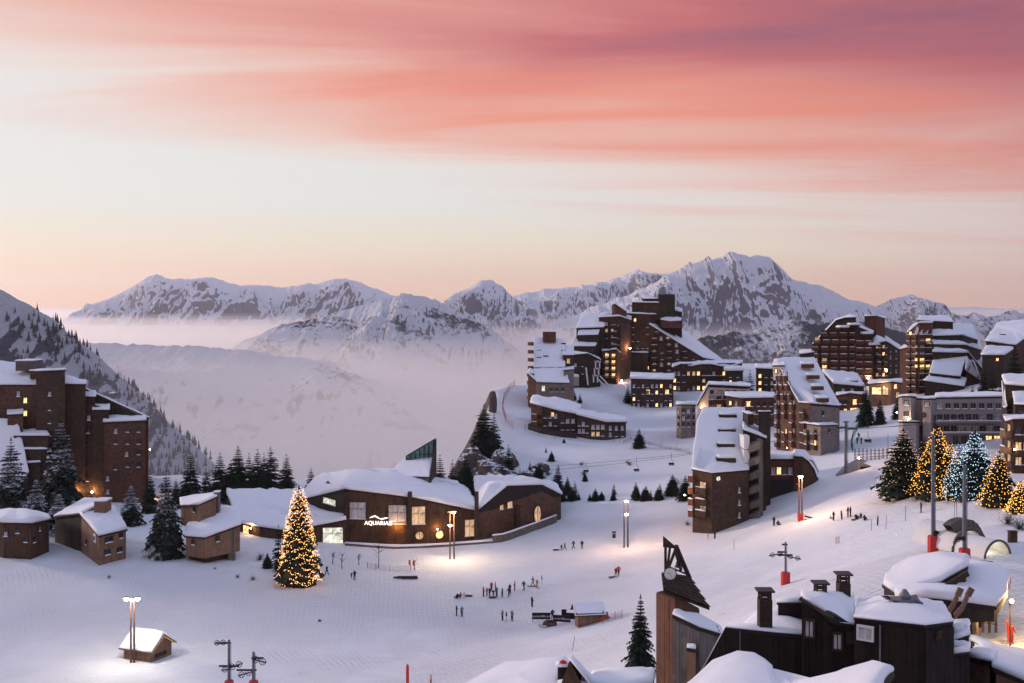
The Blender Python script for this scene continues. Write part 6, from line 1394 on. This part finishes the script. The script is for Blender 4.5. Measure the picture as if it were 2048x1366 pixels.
# wooden paddock fence behind the dark building
t = thing('paddock_fence', 'brown wooden fence on the snow behind the dark building chimneys', 'fence', at(1725, 100))
for u in (1700, 1722, 1747): q = at(u, 100-(u-1700)*.06)-t.location; MB().bar(q-Vector((0, 0, .4)), q+Vector((0, 0, 1.5)), .16, .16).build('post', MT['wood_red'], t)
for z in (.6, 1.15): MB().bar(at(1698,100)-t.location+Vector((0, 0, z-.4)), at(1748,97.2)-t.location+Vector((0, 0, z)), .08, .14).build('rail', MT['wood_red'], t)
p = at(2025, 118); t = thing('litter_bin', 'brown wooden bin on the slope right of the domed chalet', 'bin', p); MB().prism([(-.4, -.3), (.4, -.3), (.4, .3), (-.4, .3)], -.2, 1.1).build('body', MT['wood_brown'], t); MB().box((0, 0, 1.16), (.9, .7, .08)).build('lid', MT['wood_dark'], t)
# ------------------------------------------------------------------ people: one continuous skinned body per pose
def body_mesh(pose):
    P = {'pel': (0, 0, .95, .145, .115), 'sp': (0, 0, 1.18, .145, .11), 'ch': (0, 0, 1.40, .17, .12), 'nk': (0, 0, 1.52, .06, .06), 'hd': (0, -.02, 1.62, .098, .11), 'ht': (0, -.01, 1.73, .07, .08)}
    A = {'stand': dict(l=((-.21, 0, 1.42), (-.27, -.02, 1.15), (-.25, -.10, .90)), r=((.21, 0, 1.42), (.28, -.04, 1.16), (.22, -.2, .98)), lk=((-.10, 0, .90), (-.12, -.03, .50), (-.13, .02, .09), (-.15, -.14, .05)), rk=((.10, 0, .90), (.12, -.02, .50), (.13, .03, .09), (.16, -.13, .05))),
         'walk': dict(l=((-.21, 0, 1.42), (-.27, -.16, 1.18), (-.24, -.36, 1.02)), r=((.21, 0, 1.42), (.28, .16, 1.18), (.25, .18, .93)), lk=((-.10, 0, .90), (-.12, .06, .50), (-.12, .38, .17), (-.12, .30, .06)), rk=((.10, 0, .90), (.12, -.22, .52), (.12, -.30, .10), (.12, -.46, .07))),
         'sit': dict(l=((-.21, 0, .67), (-.30, .10, .42), (-.32, .18, .18)), r=((.21, 0, .67), (.30, -.10, .45), (.24, -.30, .40)), lk=((-.10, 0, .16), (-.14, -.36, .42), (-.15, -.62, .09), (-.15, -.76, .12)), rk=((.10, 0, .16), (.15, -.40, .38), (.16, -.68, .08), (.16, -.82, .12))),
         'ski': dict(l=((-.21, 0, 1.34), (-.38, -.12, 1.12), (-.52, -.32, 1.02)), r=((.21, 0, 1.34), (.38, -.12, 1.12), (.52, -.30, 1.02)), lk=((-.12, 0, .82), (-.16, -.14, .46), (-.18, -.02, .09), (-.18, -.18, .06)), rk=((.12, 0, .82), (.16, -.14, .46), (.18, -.02, .09), (.18, -.18, .06)))}[pose]
    dz_ = {'sit': -.76, 'ski': -.08}.get(pose, 0.0)
    verts, rad, edges = [], [], []
    for k in ('pel', 'sp', 'ch', 'nk', 'hd', 'ht'):
        x, y, z, a, b = P[k]; ly = -.06*(z-.95)/.6 if pose in ('walk', 'ski') else 0; verts.append((x, y+ly, z+dz_)); rad.append((a, b))
    edges += [(i, i+1) for i in range(5)]
    for key, root, rs in (('l', 2, (.085, .065, .055)), ('r', 2, (.085, .065, .055)), ('lk', 0, (.11, .085, .07, .06)), ('rk', 0, (.11, .085, .07, .06))):
        prev = root
        for q, r_ in zip(A[key], rs): verts.append(q); rad.append((r_, r_)); edges.append((prev, len(verts)-1)); prev = len(verts)-1
    me = bpy.data.meshes.new('body'); me.from_pydata(verts, edges, []); o = bpy.data.objects.new('tmp', me); col.objects.link(o)
    sk_ = o.modifiers.new('s', 'SKIN'); ss = o.modifiers.new('u', 'SUBSURF'); ss.levels = 1; ss.render_levels = 1
    for i, r_ in enumerate(rad): me.skin_vertices[0].data[i].radius = r_; me.skin_vertices[0].data[i].use_root = (i == 0)
    dg = bpy.context.evaluated_depsgraph_get(); out = bpy.data.meshes.new_from_object(o.evaluated_get(dg)); bpy.data.objects.remove(o)
    out.materials.clear()
    for _ in range(4): out.materials.append(None)
    for f in out.polygons:
        c = f.center; z = c.z-dz_
        f.material_index = 0
        if z < .93 and abs(c.x) < .24 and not (pose == 'stand' and abs(c.x) > .19): f.material_index = 1
        if pose == 'sit' and c.z < .30 and abs(c.x) < .22: f.material_index = 1
        if z > 1.535: f.material_index = 3 if (z > 1.66 or c.y > .0) else 2
        f.use_smooth = True
    return out
BODY = {k: body_mesh(k) for k in ('stand', 'walk', 'sit', 'ski')}
MT['skin'] = plain_mat('skin', (.42, .26, .20), .6, var=.1)
CL = {'black': (.012, .012, .016), 'navy': (.02, .025, .05), 'red': (.42, .03, .03), 'teal': (.03, .16, .15), 'orange': (.55, .20, .04), 'grey': (.20, .19, .19), 'brown': (.12, .08, .055), 'green': (.05, .18, .12), 'white': (.6, .6, .6), 'pale': (.35, .33, .32)}
for k, c in CL.items(): MT['cl_'+k] = plain_mat('cloth_'+k, c, .8, var=.15)
def person(u, v, pose, top, legs, label, h=1.76, rz=None, hat='black', y0=90, y1=430, gear=None):
    p = G(u, v, y0, y1); o = link('person', BODY[pose], None, p, rnd.uniform(-3, 3) if rz is None else rz); s_ = h/1.78; o.scale = (s_, s_, s_)
    for i, m in enumerate(('cl_'+top, 'cl_'+legs, 'skin', 'cl_'+hat)): o.material_slots[i].link = 'OBJECT'; o.material_slots[i].material = MT[m]
    tag(o, label, 'person', 'people on the snow')
    if gear == 'ski':
        for sg in (-1, 1): m = MB().tube([(sg*.17, .7, .03), (sg*.17, -.8, .03), (sg*.17, -1.0, .12)], .045, 5).build('ski', MT['black'], o)
    return o
PE = [
 (921,1195,'sit','red','black','person in red sitting on the snow next to a sled'),(915,1197,'sit','black','black','person in black sitting at the left end of the crowd'),(928,1195,'stand','pale','pale','small child beside the sitting person in red',1.0),
 (967,1193,'stand','red','black','person in dark red at the left of the standing crowd'),(974,1192,'stand','black','black','person in black next to the dark red one in the crowd',1.5),(979,1192,'stand','navy','black','person in navy in the thick of the crowd',1.5),
 (983,1183,'stand','red','black','left one of two bright red jackets behind the crowd'),(990.5,1183,'stand','red','black','right one of two bright red jackets behind the crowd'),(987,1192,'stand','black','black','child in black in front of the two red jackets',1.15),(993.5,1194,'stand','teal','black','person in a pale teal jacket in the crowd'),
 (1020,1187,'stand','black','black','tall person in black right of the upright snowboard'),(1018,1194,'walk','black','black','person in black striding in front of the tall one'),(1029.5,1181,'stand','red','navy','person in red right of the tall black figure'),(1047.5,1181,'walk','black','black','lone person in black walking right of the crowd'),
 (1066,1172,'walk','green','green','person in green gliding at the right of the crowd'),(1074,1175,'stand','orange','orange','child in orange beside the green skier',1.45),(1083.5,1167,'stand','teal','white','person in teal with pale trousers at the far right of the crowd',1.5),
 (1064,1213,'stand','black','black','lone person in black between crowd and banners'),(913,1231,'stand','black','black','left person of the pair on the lower left piste'),(923.5,1233,'stand','grey','black','right person of the pair on the lower left piste'),
 (1005,1241,'stand','grey','black','left person of the three standing in a row'),(1013,1242,'stand','black','white','middle person of the three with pale trousers',1.6),(1024,1242,'stand','grey','black','right person of the three standing in a row'),(1105,1240,'stand','black','black','person in black standing between the banners'),
 (1123,1101,'stand','navy','black','child in navy pulling a sled on the upper piste',1.25),(1129.5,1100,'walk','teal','black','person in teal beside the child on the upper piste',1.5),(1147,1098,'walk','black','black','person in black walking on the upper piste'),(1164,1098,'stand','black','teal','person with teal trousers on the upper piste'),
 (1232,1154,'walk','red','black','left of two people in red pulling a sled'),(1237.5,1151,'walk','red','black','right of two people in red pulling a sled'),(1416,1078,'stand','red','red','child in red below the steep roofed block',1.2),(1429.5,1078,'stand','black','black','person in black beside the child in red'),
 (1548,1052,'stand','black','black','person in black below the arched annex'),(1556,1051,'sit','black','black','dark figure crouching beside the one below the annex'),(1667,1041,'stand','black','black','person in black left of the upright board',1.6),(1661,1038,'sit','red','black','child in red sitting near the bench rail',1.1),
 (1696,1034,'stand','black','red','person in black with red trousers in the boarder group'),(1701,1033,'stand','black','black','person in black behind the red trousers'),(1712,1039,'sit','black','black','left boarder sitting in the snow'),(1722,1037,'sit','navy','black','middle boarder sitting in the snow'),(1729,1041,'sit','black','black','right boarder sitting in the snow'),
 (1842,1025,'stand','brown','black','person in dark brown alone under the lit trees'),(1895.5,1000,'stand','black','black','person in black at the foot of the golden lit trees'),(1714.5,888,'stand','black','black','left walker of three on the snow path'),(1717.5,878,'stand','black','navy','rear walker of three on the snow path'),(1722.5,888,'stand','navy','black','right walker of three on the snow path'),(1736.5,858,'stand','black','black','lone walker farther up the snow path'),(1754,848,'stand','brown','brown','person in brown beneath the shorter spruce'),
 (654,1150,'walk','black','black','person in black right of the glowing tree'),(709,1160,'stand','navy','black','person in navy on the path before the hall'),(703,1156,'stand','black','black','child near the person in navy before the hall',1.0),(862,1376,'stand','orange','brown','person in orange cut off by the bottom edge'),(2023,1287,'stand','red','red','person in red carrying skis on the lit terrace')]
for r_ in PE:
    u, v, pose, top, legs, lab = r_[:6]; h = r_[6] if len(r_) > 6 else 1.76
    o = person(u, v, pose, top, legs, lab, h, gear='ski' if 'skier' in lab or 'gliding' in lab else None)
    if 'carrying skis' in lab:
        o.rotation_euler.z = .5
        q = o.location+Vector((-.28, -.1, .25)); t = thing('pair_of_skis', 'pair of red skis held upright on the lit terrace', 'skis', q)
        for sg in (-1, 1): MB().tube([(sg*.06, 0, 0), (sg*.05-.1, 0, 1.5), (sg*.04-.16, .05, 1.85)], [.05, .05, .02], 5).build('ski', MT['red'], t)
def board(u, v, label, lean=.05):
    p = G(u, v, 100, 230); t = thing('snowboard', label, 'snowboard', p, rnd.uniform(-.5, .5), 'snowboards stuck upright')
    m = MB(); n = 12
    ring = [(.16*math.cos(a)*(.9 if abs(math.sin(a)) < .5 else 1), .8+.82*math.sin(a)*abs(math.sin(a))**.0) for a in [2*math.pi*i/20 for i in range(20)]]
    m.add([(x+lean*z, -.02, z-.1) for x, z in ring]+[(x+lean*z, .02, z-.1) for x, z in ring], [tuple(range(20)), tuple(range(20, 40))[::-1]]+[(i, 20+i, 20+(i+1) % 20, (i+1) % 20) for i in range(20)])
    m.build('deck', MT['cl_navy'], t)
    for z in (.55, 1.05): MB().box((lean*z, -.07, z), (.2, .1, .14)).build('binding', MT['metal'], t)
board(1004, 1194, 'upright dark snowboard in the middle of the crowd'); board(1684, 1039, 'upright snowboard left of the sitting boarders', -.08); board(1755, 1051, 'upright snowboard alone right of the boarder group')
def sled(u, v, label):
    p = G(u, v, 100, 230); t = thing('sled', label, 'sled', p, rnd.uniform(-.3, .3), 'sleds on the snow')
    MB().box((0, 0, .22), (1.1, .45, .06)).build('seat', MT['cl_navy'], t)
    for sg in (-1, 1): MB().tube([(-.6, sg*.18, .05), (.5, sg*.18, .05), (.7, sg*.18, .25)], .035, 5).build('runner', MT['black'], t)
sled(937, 1193, 'sled right of the sitting person in red'); sled(985, 1196, 'sled at the front of the crowd'); sled(1112, 1101, 'sled trailing the child in navy'); sled(1224, 1156, 'sled pulled by the two people in red'); sled(1709, 1041, 'sled beside the sitting boarders')
